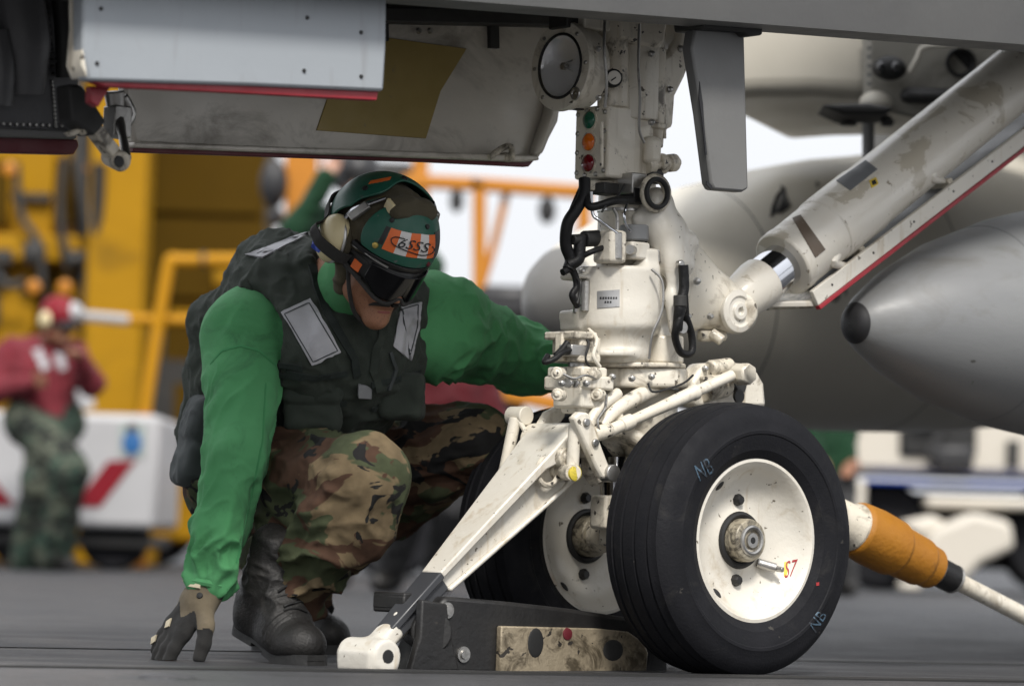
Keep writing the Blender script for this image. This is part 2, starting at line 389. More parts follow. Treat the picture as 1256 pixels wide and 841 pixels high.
def dist(p, X):
    if p['t'] == 'cap':
        a, b = p['a'], p['b']; q = X-a
        if p['flat']:
            n = np.array(p['flat'][0]); s = p['flat'][1]; dn = q@n; q = q+dn[..., None]*n*(1/s-1)
        ba = b-a; L = max((ba@ba), 1e-9); t = np.clip((q@ba)/L, 0, 1)
        return (np.sqrt(((q-t[..., None]*ba)**2).sum(-1))-(p['ra']+(p['rb']-p['ra'])*t))*(p['flat'][1] if p['flat'] else 1)
    if p['t'] == 'ell':
        q = (X-p['c'])@p['ax'].T; k0 = np.sqrt(((q/p['r'])**2).sum(-1)); k1 = np.sqrt(((q/p['r']**2)**2).sum(-1)); return k0*(k0-1)/np.maximum(k1, 1e-6)
    if p['t'] == 'box':
        q = np.abs((X-p['c'])@p['ax'].T)-p['h']; return np.sqrt((np.maximum(q, 0)**2).sum(-1))+np.minimum(q.max(-1), 0)-p['r']
    if p['t'] == 'cyl':
        ba = p['b']-p['a']; L = np.linalg.norm(ba); u = ba/L; q = X-(p['a']+p['b'])/2; y = q@u; rr = np.sqrt(np.maximum((q**2).sum(-1)-y*y, 0))
        dx = rr-p['r']+p['rd']; dy = np.abs(y)-L/2+p['rd']
        return np.minimum(np.maximum(dx, dy), 0)+np.sqrt(np.maximum(dx, 0)**2+np.maximum(dy, 0)**2)-p['rd']
    if p['t'] == 'half': return -((X-p['c'])@p['n'])
def field(prims, h, pad=.03):
    lo = np.min([bounds(p)[0] for p in prims if p['op'] == 'add'], 0)-pad-h*2; hi = np.max([bounds(p)[1] for p in prims if p['op'] == 'add'], 0)+pad+h*2
    N = np.ceil((hi-lo)/h).astype(int)+1
    Fd = np.full(N, 1., np.float32)
    for p in prims:
        m = max(p['k'], .02)+h*3
        if p['t'] == 'half': s = [0, 0, 0]; e = list(N)
        else:
            b0, b1 = bounds(p); s = np.clip(np.floor((b0-m-lo)/h).astype(int), 0, N); e = np.clip(np.ceil((b1+m-lo)/h).astype(int)+1, 0, N)
        if any(e[i] <= s[i] for i in range(3)): continue
        g = np.meshgrid(*[lo[i]+h*np.arange(s[i], e[i]) for i in range(3)], indexing='ij')
        d = dist(p, np.stack(g, -1)).astype(np.float32); sl_ = tuple(slice(s[i], e[i]) for i in range(3)); a = Fd[sl_]; k = p['k']
        if p['op'] == 'add':
            hh = np.maximum(k-np.abs(a-d), 0)/k; Fd[sl_] = np.minimum(a, d)-hh*hh*k*.25
        else:
            dd = d if p['t'] == 'half' else -d
            if p['t'] == 'half': dd = -d
            hh = np.maximum(k-np.abs(a-dd), 0)/k; Fd[sl_] = np.maximum(a, dd)+hh*hh*k*.25
    return Fd, lo
def nets(Fd, lo, h):
    c = {}
    S_ = Fd < 0
    n = [x-1 for x in Fd.shape]
    cnt = sum(S_[i:n[0]+i, j:n[1]+j, k:n[2]+k].astype(np.int8) for i in (0, 1) for j in (0, 1) for k in (0, 1))
    act = (cnt > 0) & (cnt < 8); idx = np.argwhere(act); num = np.full(act.shape, -1, np.int64); num[act] = np.arange(len(idx))
    acc = np.zeros((len(idx), 3)); w = np.zeros(len(idx))
    cs = [(i, j, k) for i in (0, 1) for j in (0, 1) for k in (0, 1)]
    val = {q: Fd[idx[:, 0]+q[0], idx[:, 1]+q[1], idx[:, 2]+q[2]].astype(float) for q in cs}
    for q in cs:
        for ax in range(3):
            if q[ax] == 0:
                q2 = list(q); q2[ax] = 1; q2 = tuple(q2); a, b = val[q], val[q2]; m = (a < 0) != (b < 0)
                t = np.where(m, a/np.where(m, a-b, 1), 0); pt = np.tile(np.array(q, float), (len(idx), 1)); pt[:, ax] += t
                acc[m] += pt[m]; w[m] += 1
    V = lo+h*(idx+acc/w[:, None])
    Q = []
    for ax in range(3):
        o = [1 if i == ax else 0 for i in range(3)]
        A = S_[:S_.shape[0]-o[0], :S_.shape[1]-o[1], :S_.shape[2]-o[2]]; B = S_[o[0]:, o[1]:, o[2]:]
        e = np.argwhere(A != B); b_, c_ = [(1, 2), (2, 0), (0, 1)][ax]
        ok = (e[:, b_] > 0) & (e[:, c_] > 0) & (e[:, b_] < n[b_]) & (e[:, c_] < n[c_]) & (e[:, ax] < n[ax]); e = e[ok]
        ins = A[e[:, 0], e[:, 1], e[:, 2]]
        def cell(db, dc):
            x = e.copy(); x[:, b_] += db; x[:, c_] += dc; return num[x[:, 0], x[:, 1], x[:, 2]]
        q = np.stack([cell(-1, -1), cell(0, -1), cell(0, 0), cell(-1, 0)], 1); q[~ins] = q[~ins][:, ::-1]; Q.append(q)
    Q = np.concatenate(Q); Q = Q[(Q >= 0).all(1)]
    return V, Q
def vnormals(V, Q):
    fn = np.cross(V[Q[:, 2]]-V[Q[:, 0]], V[Q[:, 3]]-V[Q[:, 1]]); N = np.zeros_like(V)
    for k in range(4): np.add.at(N, Q[:, k], fn)
    return N/np.maximum(np.linalg.norm(N, axis=1, keepdims=True), 1e-9)
def lap(V, Q, it=2, lam=.5):
    for _ in range(it):
        A = np.zeros_like(V); w = np.zeros(len(V))
        for k in range(4):
            i, j = Q[:, k], Q[:, (k+1) % 4]; np.add.at(A, i, V[j]); np.add.at(A, j, V[i]); np.add.at(w, i, 1); np.add.at(w, j, 1)
        V = V+lam*(A/w[:, None]-V)
    return V
def soft(prims, h, name, material, parent, disp=None, smooth=2, label=None, ground=None, matfn=None, keep=None):
    Fd, lo = field(prims, h); V, Q = nets(Fd, lo, h); V = lap(V, Q, smooth)
    if disp is not None:
        N = vnormals(V, Q); V = V+N*disp(V, N)[:, None]; V = lap(V, Q, 1, .3)
    if ground is not None: V[:, 2] = np.maximum(V[:, 2], ground)
    if keep is not None:
        fc = V[Q].mean(1); Q = Q[keep(fc)]; u_, inv = np.unique(Q, return_inverse=True); V = V[u_]; Q = inv.reshape(-1, 4)
    me = bpy.data.meshes.new(name); me.from_pydata(V.tolist(), [], Q.tolist())
    me.polygons.foreach_set('use_smooth', [True]*len(me.polygons))
    ms = material if isinstance(material, list) else [material]
    for m_ in ms: me.materials.append(m_)
    if matfn is not None:
        me.polygons.foreach_set('material_index', matfn(V[Q].mean(1)).astype(np.int32))
    o = bpy.data.objects.new(name, me); COL.objects.link(o)
    if parent: adopt(o, parent)
    if label: o['label'] = label
    return o
def limb_folds(a, b, amp, freq, seed, around=2.2, ends=None):
    """cloth folds running round a limb"""
    a, b = np.array(a, float), np.array(b, float); ba = b-a; L = np.linalg.norm(ba); u = ba/L
    e1 = np.cross(u, [.3, .8, .5]); e1 /= np.linalg.norm(e1); e2 = np.cross(u, e1)
    def f(V):
        q = V-a; s = q@u; t = s/L; x, y = q@e1, q@e2; r = np.sqrt(x*x+y*y)+1e-6; c, d = x/r, y/r
        p = np.stack([s*freq+1.2*c*.8+.7*d, c*around, d*around], 1)
        p = p+(fbm(V*9, seed+9)[:, None]-.45)*1.6
        n = vnoise(p, seed); rid = (1-np.abs(2*n-1))**3*1.15-.35          # narrow raised creases between broad hollows
        n2 = vnoise(p*1.7+5, seed+3); rid = rid+.4*((1-np.abs(2*n2-1))**4-.2)
        w = np.clip((t+.15)/.15, 0, 1)*np.clip((1.15-t)/.15, 0, 1)
        if ends is not None: w = w*ends(t)
        return amp*rid*w*(r < .2)
    return f

# ------------------------------------------------------------------ the deck and the sea
def deck_material():
    m = mat('nonskid_deck', (.040, .041, .045), .55, col2=(.027, .028, .031), vscale=1.1, dirt=(.085, .085, .09), dscale=2.0, dthr=.58, dsoft=.2, damt=.6, bump=.8, bscale=190, stretch=(1, 2.5, 1), rvar=.16, chip=(.10, .10, .105), cscale=34, cthr=.735)
    return m
M['deck'] = deck_material()
M['plate'] = mat('catapult_track_plate', (.060, .060, .064), .42, .2, col2=(.085, .085, .09), vscale=4, dirt=(.022, .021, .02), dscale=7, dthr=.52, bump=.5, bscale=160, stretch=(1, 3, 1), chip=(.16, .16, .165), cscale=26, cthr=.70)
M['sea'] = mat('sea_water', (.03, .05, .065), .15, bump=.6, bscale=.25)
d = MB(); d.box((0, 60, -.25), 40, 110, .25, (Vector((1, 0, 0)), Vector((0, 1, 0)), EZ)); structure(d.build('flight_deck', M['deck']))
w = MB(); w.add([(-15000, -3000, -18), (15000, -3000, -18), (15000, 25000, -18), (-15000, 25000, -18)], [(0, 1, 2, 3)]); structure(w.build('sea', M['sea']))
tr = MB()
e0 = G(-200, 813); e1 = G(1500, 839)
dirx = (e1-e0).normalized(); diry = Vector((-dirx.y, dirx.x, 0))
cx = (e0+e1)*.5
tr.box(cx-diry*.80, 6, .79, .006, (dirx, diry, EZ))
tk = tr.build('catapult_track', M['plate'], bevel=.004); structure(tk)
sp = MB(); sp.box(cx-diry*.165+EZ*.0075, 6, .045, .002, (dirx, diry, EZ)); o = sp.build('track_slot', M['black'], tk)
for k in range(1):
    gg = MB(); gg.box(cx+diry*(.95+.6*k)+EZ*.001, 12, .006, .0015, (dirx, diry, EZ)); o = gg.build('deck_seam', M['black'], tk)

# ------------------------------------------------------------------ the jet
jet = thing('fighter_jet', 'grey carrier jet seen from below with its twin-wheel nose gear down', 'jet', (A0.x, A0.y, 0))
def bx(p): return Vector(p)
S = 1/585.0            # metres per pixel near the gear
# fuselage: belly with an open wheel well, walls either side
BR = PL(860, 24, .42)  # a point on the lower port edge of the belly
def bp(u, v, z): return BR+FB*u+EN*(v-.42)+UB*z
def loft(secs, name, m, parent, **k):
    b = MB(); n = len(secs[0]); V = [p for s_ in secs for p in s_]; F = []
    for i in range(len(secs)-1):
        for j in range(n):
            j2 = (j+1) % n; F.append((i*n+j, i*n+j2, (i+1)*n+j2, (i+1)*n+j))
    F.append(tuple(range(n))[::-1]); F.append(tuple((len(secs)-1)*n+j for j in range(n)))
    b.add(V, F); return b.build(name, m, parent, **k)
def csec(u, well, wv=1., top=1.25, z0=0., sb=0.):
    pr = [(-.38, sb), (-.30, sb), (-.30, well), (.30, well), (.30, .002), (.42, 0), (.45, .10), (.50, .35), (.50, .8), (.36, top), (-.36, top), (-.50, .8), (-.50, .35+sb*.5), (-.43, .10+sb)]
    return [bp(u, v*wv, z+z0) for v, z in pr]
fus = loft([csec(5.6, .003, .35, .6, .45), csec(4.4, .003, .75, .9, .22), csec(3.0, .003, .98, 1.15, .04), csec(1.91, .003), csec(1.9, .5), csec(-.10, .5), csec(-.30, .62, sb=.35), csec(-2.4, .62, sb=.35), csec(-2.41, .36, 1., 1.3, sb=.35), csec(-6., .36, 1.5, 1.3, .1, sb=.35)], 'fuselage', M['jet'], jet, angle=30)
wl = MB(); wl.box(bp(.84, 0, .42), 1.06, .285, .06, (FB, EN, UB)); wl.build('well_roof', M['dark'], fus)
wi = MB()
for k in range(7): wi.box(bp(-.05+.3*k, -.285, .25), .012, .012, .24, (FB, EN, UB))
wi.each('well_rib', M['dark'], fus)
ww = MB(); ww.tube([bp(1.9, -.2, .3), bp(.9, -.22, .28), bp(-.1, -.2, .3)], .014); ww.tube([bp(1.9, -.12, .33), bp(.9, -.1, .3), bp(-.1, -.14, .33)], .01); ww.build('well_pipe', M['steel'], fus)
# wings far overhead
for sgn in (-1, 1):
    wg = MB(); wg.prism([bp(-3.0, sgn*.9, .9), bp(-5.8, sgn*.9, .9), bp(-6, sgn*5.4, .95), bp(-4.5, sgn*5.4, .95)], UB*.12); wg.build('wing', M['jet'], jet, bevel=.03)
# small rivets/fasteners along the belly edge
rv = MB()
rv.lathe(bp(-.1, .425, .10)+EN*.045, EN, [(0, .005), (.003, .004)], 8)

SOFT = []
def panel(px_poly, lat, th, name, m, parent, bevel=.004, label=None):
    b = MB(); b.prism([PL(x, y, lat) for x, y in px_poly], EN*th); return b.build(name, m, parent, bevel=bevel, label=label)
# port forward door: smooth light grey, red lower edge
dr = panel([(95, -90), (95, 60), (101, 100), (300, 106), (440, 112), (464, 113), (467, 60), (469, -90)], .335, .035, 'gear_door', M['doorgrey'], jet, .006, 'light blue-grey front gear door with a bright red lower edge')
panel([(101, 97), (440, 112), (460, 112.8), (458, 124), (300, 115.5), (125, 107)], .330, .022, 'edge_strip', M['red'], dr, .002)
panel([(95, -90), (89, -90), (96, 12), (92, 55), (90, 80), (97, 97), (101, 96), (97, 60)], .325, .05, 'hinge_edge', M['cream'], dr, .003)
for x, y in ((124, 11), (119, 78), (377, 22), (373, 87), (443, 40), (443, 94)):
    f_ = MB(); c = PL(x, y, .353); f_.lathe(c-EN*.002, EN, [(0, .0045), (.004, .0035)], 10); f_.build('fastener', M['black'], dr)
b_ = panel([(108, 106), (132, 108), (117, 132), (108, 126)], .29, .02, 'door_bracket', M['red'], dr, .002)
# starboard main door: scuffed inner face with yellow primer patch
d2 = panel([(150, 10), (700, 10), (680, 150), (657, 194), (640, 199), (160, 178), (148, 120)], -.30, .03, 'gear_door', M['doormetal'], jet, .008, 'scuffed bare gear door with a patch of yellow primer')
panel([(160, 174.5), (655, 191), (657, 197), (640, 199), (160, 181)], -.270, .03, 'lip', M['doormetal'], d2, .004)
panel([(160, 179), (640, 197), (652, 197), (645, 205), (520, 199), (160, 187)], -.285, .02, 'edge_strip', M['darkred'], d2, .002)
panel([(690, 40), (705, 40), (678, 150), (662, 190), (650, 192), (668, 140)], -.27, .03, 'door_rib', M['doormetal'], d2, .01)
panel([(388, 160), (400, 125), (428, 40), (572, 60), (540, 112), (522, 170)], -.2835, .004, 'primer_patch', M['primer'], d2, .001)
panel([(150, 8), (700, 12), (699, 34), (470, 29), (150, 24)], -.27, .05, 'hinge_beam', M['dark'], d2, .004)
for x in (513, 527): f_ = MB(); f_.lathe(PL(x, 38, -.27), EN, [(0, .007), (.006, .005)], 12); f_.build('fastener', M['steel'], d2)
b_ = MB(); b_.tube([PL(600, 193, -.25), PL(618, 181, -.25), PL(627, 181, -.245), PL(628, 197, -.25)], .007, 8); b_.box(PL(622, 193, -.262), .012, .01, .009); b_.build('door_latch', M['creamdirty'], d2, bevel=.002)
# dark forward starboard door with rivets, at the left edge
M['d3'] = mat('dark_door_inside', (.13, .13, .135), .42, col2=(.085, .085, .09), dirt=(.11, .11, .11), dscale=8, dthr=.6, bump=.1)
d3 = panel([(-260, -120), (78, -120), (88, 0), (92, 95), (90, 172), (-260, 158)], -.18, .03, 'gear_door', M['d3'], jet, .006, 'dark riveted inside of the front gear door on the far left')
panel([(-260, 158), (90, 172), (92, 180), (86, 190), (-260, 182)], -.185, .03, 'edge_strip', M['darkred'], d3, .003)
panel([(-260, 147), (86, 160), (90, 171), (-260, 161)], -.155, .03, 'lip', M['jet'], d3, .005)
hb = MB()
for i, (x0, y0, x1, y1, r0, r1) in enumerate([(20, -10, 30, 115, .05, .036), (-6, 40, -4, 128, .03, .03)]):
    hb.tube([PL(x0, y0, -.15), PL((x0+x1)/2+5, (y0+y1)/2, -.145), PL(x1, y1, -.155)], [r0, r0*1.0, r1], 16)
hb.build('stiffener', M['d3'], d3)
rr = MB()
def rivet(x, y, lat): rr.lathe(PL(x, y, lat), EN, [(0, .0042), (.0025, .003)], 6)
for x in range(4, 86, 8): rivet(x, 152+x*.03, -.163)
for k in range(12): rivet(6+k*.3, 2+k*8, -.163); rivet(64+k*.4, 100+k*5, -.163)
for k in range(7): rivet(16+k*2, 30+(k % 2)*6, -.163); rivet(20+k*3, 58+k*4, -.163)
for k in range(10): rivet(58+k*.8, 10+k*9, -.163)
rr.build('rivet', M['steel'], d3)['kind'] = 'stuff'
ch = MB()
for k in range(13):
    x = 36+k*1.9; y = -6+k*7; ch.box(PL(x, y, -.14), .016, .008, .0035, ((EF-EZ*.35).normalized(), EN, (EZ+EF*.35).normalized()))
ch.each('hose_clip', M['black'], d3)
sd_ = MB(); sd_.tube([PL(72, -20, -.13), PL(78, 30, -.13), PL(80, 95, -.14)], .018, 12); sd_.tube([PL(60, -10, -.12), PL(84, -2, -.12), PL(86, 20, -.14)], .015, 10); sd_.build('hose', M['dark'], d3)
# door actuator: two-piece arm hanging between the doors
ac = MB()
ac.prism([PL(76, 104, .05), PL(92, 106, .05), PL(122, 150, .05), PL(115, 160, .05), PL(106, 168, .05), PL(80, 150, .05)], EN*.05)
act = ac.build('door_actuator', M['dark'], jet, bevel=.006)
a2 = MB(); a2.box((PL(110, 153, .05)+PL(138, 188, .05))/2, (PL(110, 153, .05)-PL(138, 188, .05)).length/2, .016, .012, ((PL(138, 188, .05)-PL(110, 153, .05)).normalized(), EN, (PL(138, 188, .05)-PL(110, 153, .05)).normalized().cross(EN))); a2.cyl(PL(98, 160, .06), PL(122, 149, .06), .011)
a2.build('actuator_rod', M['creamdirty'], act, bevel=.003)
a3 = MB(); a3.cyl(PL(134, 191, .02), PL(150, 199, .07), .019, n=20); a3.build('rod_end', M['creamdirty'], act, bevel=.004)
a5 = MB(); a5.lathe(PL(146, 198, .0715), EN, [(0, .0115), (.002, .010)], 14); a5.build('rod_hole', M['black'], act)
a4 = MB(); a4.tube([PL(140, 112, -.1), PL(143, 140, -.1), PL(150, 165, -.06), PL(155, 195, .0)], [.02, .016, .008, .010], 10); a4.tube([PL(150, 118, -.12), PL(160, 140, -.12), PL(150, 158, -.12)], .012, 8); a4.box(PL(144, 150, -.1), .02, .02, .03)
a4.build('actuator_link', M['steel'], act, bevel=.003)
a6 = MB(); a6.prism([PL(80, 163, .05), PL(98, 156, .05), PL(103, 160, .05), PL(86, 168, .05)], EN*.02); a6.build('actuator_bracket', M['creamdirty'], act, bevel=.002)

# aft door blade hanging beside the strut
bl = panel([(842, 60), (846, 36), (907, 40), (909, 120), (912, 232), (905, 236), (870, 233), (866, 225), (855, 140)], .30, .03, 'gear_door', M['jet'], jet, .005, 'narrow tapered grey door hanging just right of the strut')
panel([(843, 22), (918, 24), (917, 46), (900, 47), (895, 41), (845, 38)], .30, .09, 'hinge_block', M['dark'], bl, .005)
panel([(858, 100), (862, 128), (864, 160), (867, 190), (865, 190), (861, 150), (857, 120)], .3155, .002, 'scratch', M['ink'], bl, 0)
panel([(867, 222), (873, 228), (872, 233), (866, 226)], .316, .003, 'scratch', M['ink'], bl, 0)

# ------------------------------------------------------------------ nose gear strut
top = PL(778, -40, 0); low = PL(762, 470, 0); AX = (top-low).normalized()
def sp_(y, off=0.):          # point on the strut axis at picture height y
    x = 778+(762-778)*(y+40)/510; return PL(x, y, 0)
st = MB(); st.cyl(sp_(-45), sp_(150), .068, n=40); st.cyl(sp_(150), sp_(335), .060, n=40)
strut = st.build('nose_gear_strut', M['cream'], jet, bevel=.004)
b = MB(); b.cyl(PL(752, -20, .03), PL(752, 132, .03), .033, n=24); b.cyl(PL(802, 60, .04), PL(801, 158, .04), .026, n=24); b.lathe(PL(801, 152, .04), EZ*-1, [(0, .030), (.012, .030), (.012, .024), (.05, .022)], 24)
b.each('strut_rib', M['creamdirty'], strut, bevel=.003)
panel([(857, 12), (850, 40), (838, 68), (826, 98), (815, 120), (812, 160), (790, 160), (790, 75), (806, 66), (816, 50), (820, 30), (822, 12)], .015, .075, 'strut_fork', M['cream'], strut, .012)
panel([(740, 10), (790, 8), (800, 30), (796, 55), (786, 64), (742, 50)], .02, .10, 'strut_crown', M['creamdirty'], strut, .008)
b = MB(); b.box(PL(720, 24, .0), .05, .05, .028); b.build('light_bracket', M['cream'], strut, bevel=.004)
b = MB(); b.box(PL(700, 22, .0), .035, .03, .026); b.build('bracket_recess', M['dark'], strut, bevel=.003)
# gauge
b = MB(); b.lathe(PL(750, 97, .075), (EF*.45+EN*.9), [(0, .019), (.02, .019), (.022, .015)], 24); gg = b.build('pressure_gauge', M['black'], strut, bevel=.002)
b = MB(); b.lathe(PL(750, 97, .075)+(EF*.45+EN*.9).normalized()*.0225, (EF*.45+EN*.9), [(0, .0145), (.0012, .014)], 24); b.build('gauge_face', M['white'], gg)
gn = (EF*.45+EN*.9).normalized(); gc = PL(750, 97, .075)+gn*.0245
b = MB(); b.box(gc+EZ*-.003+EF*.002, .008, .0008, .0015, ((EF*.8-EZ*.5).normalized(), gn, EZ)); b.build('gauge_needle', M['black'], gg)
# landing light
M['reflector'] = mat('lamp_reflector', (.97, .97, .98), .16, .30, rvar=.05, bump=.15, bscale=40, coat=1., spec=1.)
LC = PL(687, 81, .0)
b = MB(); pr = [(0, .064), (0, .092), (.012, .094), (.016, .090), (.060, .086), (.085, .060), (.095, .02)]
lf = EF.copy()
b.lathe(LC+lf*.0, -lf, pr, 48, cap0=False); light = b.build('landing_light', M['cream'], jet, bevel=.002, angle=30)
b = MB(); b.lathe(LC-lf*.004, -lf, [(0, .066), (.003, .064), (.009, .054), (.014, .038), (.017, .018), (.018, .001)], 48, cap0=False); b.build('reflector', M['reflector'], light)
b = MB(); b.torus(LC+lf*.0, lf, .066, .0032, 48, 8); b.build('lens_seal', M['black'], light)
m_glass = bpy.data.materials.new('clear_lens_glass'); m_glass.use_nodes = True
gn_ = m_glass.node_tree; gn_.nodes.clear()          # thin clear pane: see-through with a mirror gloss at grazing angles
g1 = gn_.nodes.new('ShaderNodeBsdfTransparent'); g2 = gn_.nodes.new('ShaderNodeBsdfGlossy'); g2.inputs['Roughness'].default_value = .02
g4 = gn_.nodes.new('ShaderNodeMixShader'); g5 = gn_.nodes.new('ShaderNodeOutputMaterial')
g4.inputs[0].default_value = .06; gn_.links.new(g1.outputs[0], g4.inputs[1]); gn_.links.new(g2.outputs[0], g4.inputs[2]); gn_.links.new(g4.outputs[0], g5.inputs[0])
b = MB(); b.lathe(LC+lf*.004, -lf, [(-.004, .001), (-.003, .03), (.0, .064), (.003, .064), (.0, .03), (-.001, .001)], 40, cap0=False, cap1=False); b.build('lens', m_glass, light)
b = MB(); b.cyl(LC-lf*.018, LC-lf*.006, .007, .008, 14); b.tube([LC-lf*.017+EN*.020+EZ*.012, LC-lf*.008+EN*.012+EZ*.006, LC-lf*.007], .0018, 8); b.tube([LC-lf*.017+EN*.020-EZ*.012, LC-lf*.008+EN*.012-EZ*.006, LC-lf*.007], .0018, 8); b.build('bulb', M['steel'], light)
for a in (50, 130, 230, 310, 0, 180):
    dd = (EN*math.cos(R(a))+EZ*math.sin(R(a)))*.080
    b = MB(); b.lathe(LC+lf*.0005+dd, lf, [(0, .0045), (.003, .0035)], 10); b.build('bolt', M['steel'], light)
b = MB(); b.lathe(LC+EN*.052-EZ*.062+lf*.001, lf, [(0, .014), (.003, .013), (.003, .009), (.001, .008)], 18); b.build('latch_hole', M['steel'], light)
b = MB(); b.tube([PL(715, 120, .0), PL(712, 130, .01), PL(722, 128, .03), PL(735, 118, .03)], .004, 8); b.box(PL(708, 128, .01), .01, .01, .012); b.build('light_cable', M['hose'], light)
# indicator box
ic = PL(746, 177, .0)
hu, hv, hz = .048, .052, .0755
b = MB(); b.box(ic, hu, hv, hz); box = b.build('indicator_box', M['cream'], jet, bevel=.006)
fc = ic+EF*hu
def onbox(v, z): return fc+EN*v+EZ*z
for nm, z in (('green_lamp', .046), ('amber_lamp', .0), ('red_lamp', -.044)):
    b = MB(); b.lathe(onbox(-.004, z)-EF*.001, EF, [(0, .022), (.004, .022), (.004, .0185), (.002, .018)], 28); b.build('lamp_ring', M['creamdirty'], box)
    b = MB(); b.lathe(onbox(-.004, z), EF, [(0, .0185), (.005, .018), (.009, .014), (.011, .007), (.0115, .001)], 28); b.build('lamp', M[nm], box, label=nm.split('_')[0]+' signal lamp')
for v, z in [(-.042, .06), (.042, .06), (-.042, .02), (.042, .02), (-.042, -.02), (.042, -.02), (-.042, -.062), (.042, -.062), (-.016, .068), (.018, .068), (-.016, -.068), (.018, -.068)]:
    b = MB(); b.lathe(onbox(v, z), EF, [(0, .0055), (.0025, .0052), (.0045, .003), (.0045, .001)], 10); b.build('bolt', M['steel'], box)

# plumbing below the box
b = MB(); b.cyl(PL(728, 222, .0), PL(728, 234, .0), .016, n=14); b.cyl(PL(745, 222, .0), PL(745, 230, .0), .022, n=14); b.build('cable_gland', M['creamdirty'], strut, bevel=.002)
b = MB(); b.box(PL(742, 232, .02), .022, .022, .012); b.build('terminal_block', M['dark'], strut, bevel=.003)
b = MB(); b.box(PL(775, 226, .06), .020, .024, .022); b.build('connector', M['steel'], strut, bevel=.003)
b = MB(); b.box(PL(776, 241, .06), .020, .026, .016); b.build('connector', M['hose'], strut, bevel=.003)
def hose(pts, r, name='hose', m='hose', n=12):
    b = MB(); b.tube([PL(*p) for p in pts], r, n); return b.build(name, M[m], strut)
hose([(717, 220, .06), (716, 240, .07), (706, 258, .07), (696, 275, .06), (694, 300, .05), (700, 318, .05), (697, 330, .05)], .0125)
hose([(717, 230, .06), (722, 252, .09), (735, 252, .10), (755, 246, .11), (775, 246, .09)], .0085)
hose([(715, 225, .05), (706, 245, .05), (699, 262, .05), (696, 272, .05)], .005)
hose([(697, 325, .05), (709, 318, .06), (711, 302, .06), (713, 290, .06)], .013)
hose([(711, 316, .06), (725, 309, .08), (742, 303, .08)], .006)
hose([(690, 334, .05), (700, 330, .05), (706, 340, .05), (707, 352, .05), (702, 362, .05), (709, 376, .05)], .0075)
hose([(725, 235, .09), (727, 262, .09), (735, 270, .10), (744, 277, .10), (757, 286, .11)], .0035, 'pipe', 'chrome')
hose([(752, 255, .10), (757, 266, .10), (757, 285, .10)], .0035, 'pipe', 'steel')
b = MB(); b.cyl(PL(702, 294, .06), PL(716, 293, .06), .011, n=14); b.cyl(PL(716, 293, .06), PL(734, 292, .06), .017, n=16); b.build('hose_union', M['dark'], strut, bevel=.002)
# valve bodies between piston and collar
b = MB(); b.box(PL(748, 303, .08), .022, .03, .034); b.build('valve_body', M['cream'], strut, bevel=.008)
b = MB(); b.cyl(PL(755, 285, .1), PL(755, 318, .1), .014, n=18); b.build('valve_stem', M['steel'], strut, bevel=.002)
b = MB(); b.cyl(PL(778, 276, .075), PL(778, 296, .075), .030, n=24); b.build('swivel_cap', M['plate_grey'], strut, bevel=.004)
b = MB(); b.box(PL(776, 308, .08), .026, .026, .018); vb = b.build('valve_body', M['white'], strut, bevel=.005)
b = MB(); b.lathe(PL(776, 307, .105), EN*.5+EF*.85, [(0, .010), (.02, .010), (.02, .004)], 16); b.build('valve_plug', M['steel'], strut)
b = MB(); b.box(PL(800, 288, .05), .03, .03, .03); b.build('junction_block', M['dark'], strut, bevel=.005)
b = MB(); b.cyl(PL(806, 322, .09), PL(806, 306, .09), .009, n=12); b.cyl(PL(790, 318, .09), PL(790, 300, .09), .012, n=12); b.build('pipe_fitting', M['steel'], strut, bevel=.002)
# torque-arm pin and ring on the right of the piston
b = MB()
c0 = PL(792, 203, .06); c1 = PL(832, 199, .06); dv = (c1-c0); L = dv.length
b.lathe(c0, dv, [(0, .018), (L*.2, .020), (L*.22, .014), (L*.35, .014), (L*.37, .022), (L*.55, .022), (L*.57, .014), (L*.66, .014), (L*.68, .019), (L*.9, .019), (L*.91, .012), (L, .011)], 18); b.build('pivot_pin', M['creamdirty'], strut, bevel=.002)
b = MB(); b.box(PL(797, 185, .06), .02, .02, .03); b.build('pin_lug', M['cream'], strut, bevel=.012)
b = MB(); b.torus(PL(804, 237, .10), EN, .032, .0095, 32, 10); b.build('swivel_ring', M['creamdirty'], strut)
b = MB(); b.torus(PL(806, 237, .112), EN, .029, .0055, 32, 8); b.build('ring_seal', M['black'], strut)
b = MB(); b.box(PL(802, 216, .06), .02, .012, .016); b.build('ring_lug', M['dark'], strut, bevel=.006)
FN = (EN, .62)
soft([cap(PL(786, 270, .06), PL(824, 284, .10), .022, .034, .02, flat=FN), cap(PL(824, 284, .10), PL(834, 318, .11), .036, .032, .025, flat=FN), cap(PL(832, 322, .11), PL(826, 366, .11), .029, .017, .025, flat=FN), cap(PL(826, 366, .11), PL(829, 404, .12), .018, .015, .015), ell(PL(846, 298, .11), (.020, .02, .024), None, .012), ell(PL(843, 324, .12), (.014, .014, .018), None, .010), cap(PL(800, 274, .07), PL(812, 330, .08), .018, .014, .02),
      cap(PL(820, 292, .155), PL(826, 318, .155), .020, .014, .02, 'cut'), cap(PL(806, 262, .07), PL(806, 250, .07), .035, .035, .02)], .0034, 'torque_arm', M['white'], strut, smooth=1)
b = MB(); b.lathe(PL(830, 402, .13), EN, [(0, .016), (.02, .014), (.02, .006)], 16); b.lathe(PL(832, 324, .135), EN, [(0, .009), (.012, .008)], 12); b.each('arm_bolt', M['steel'], strut, bevel=.002)
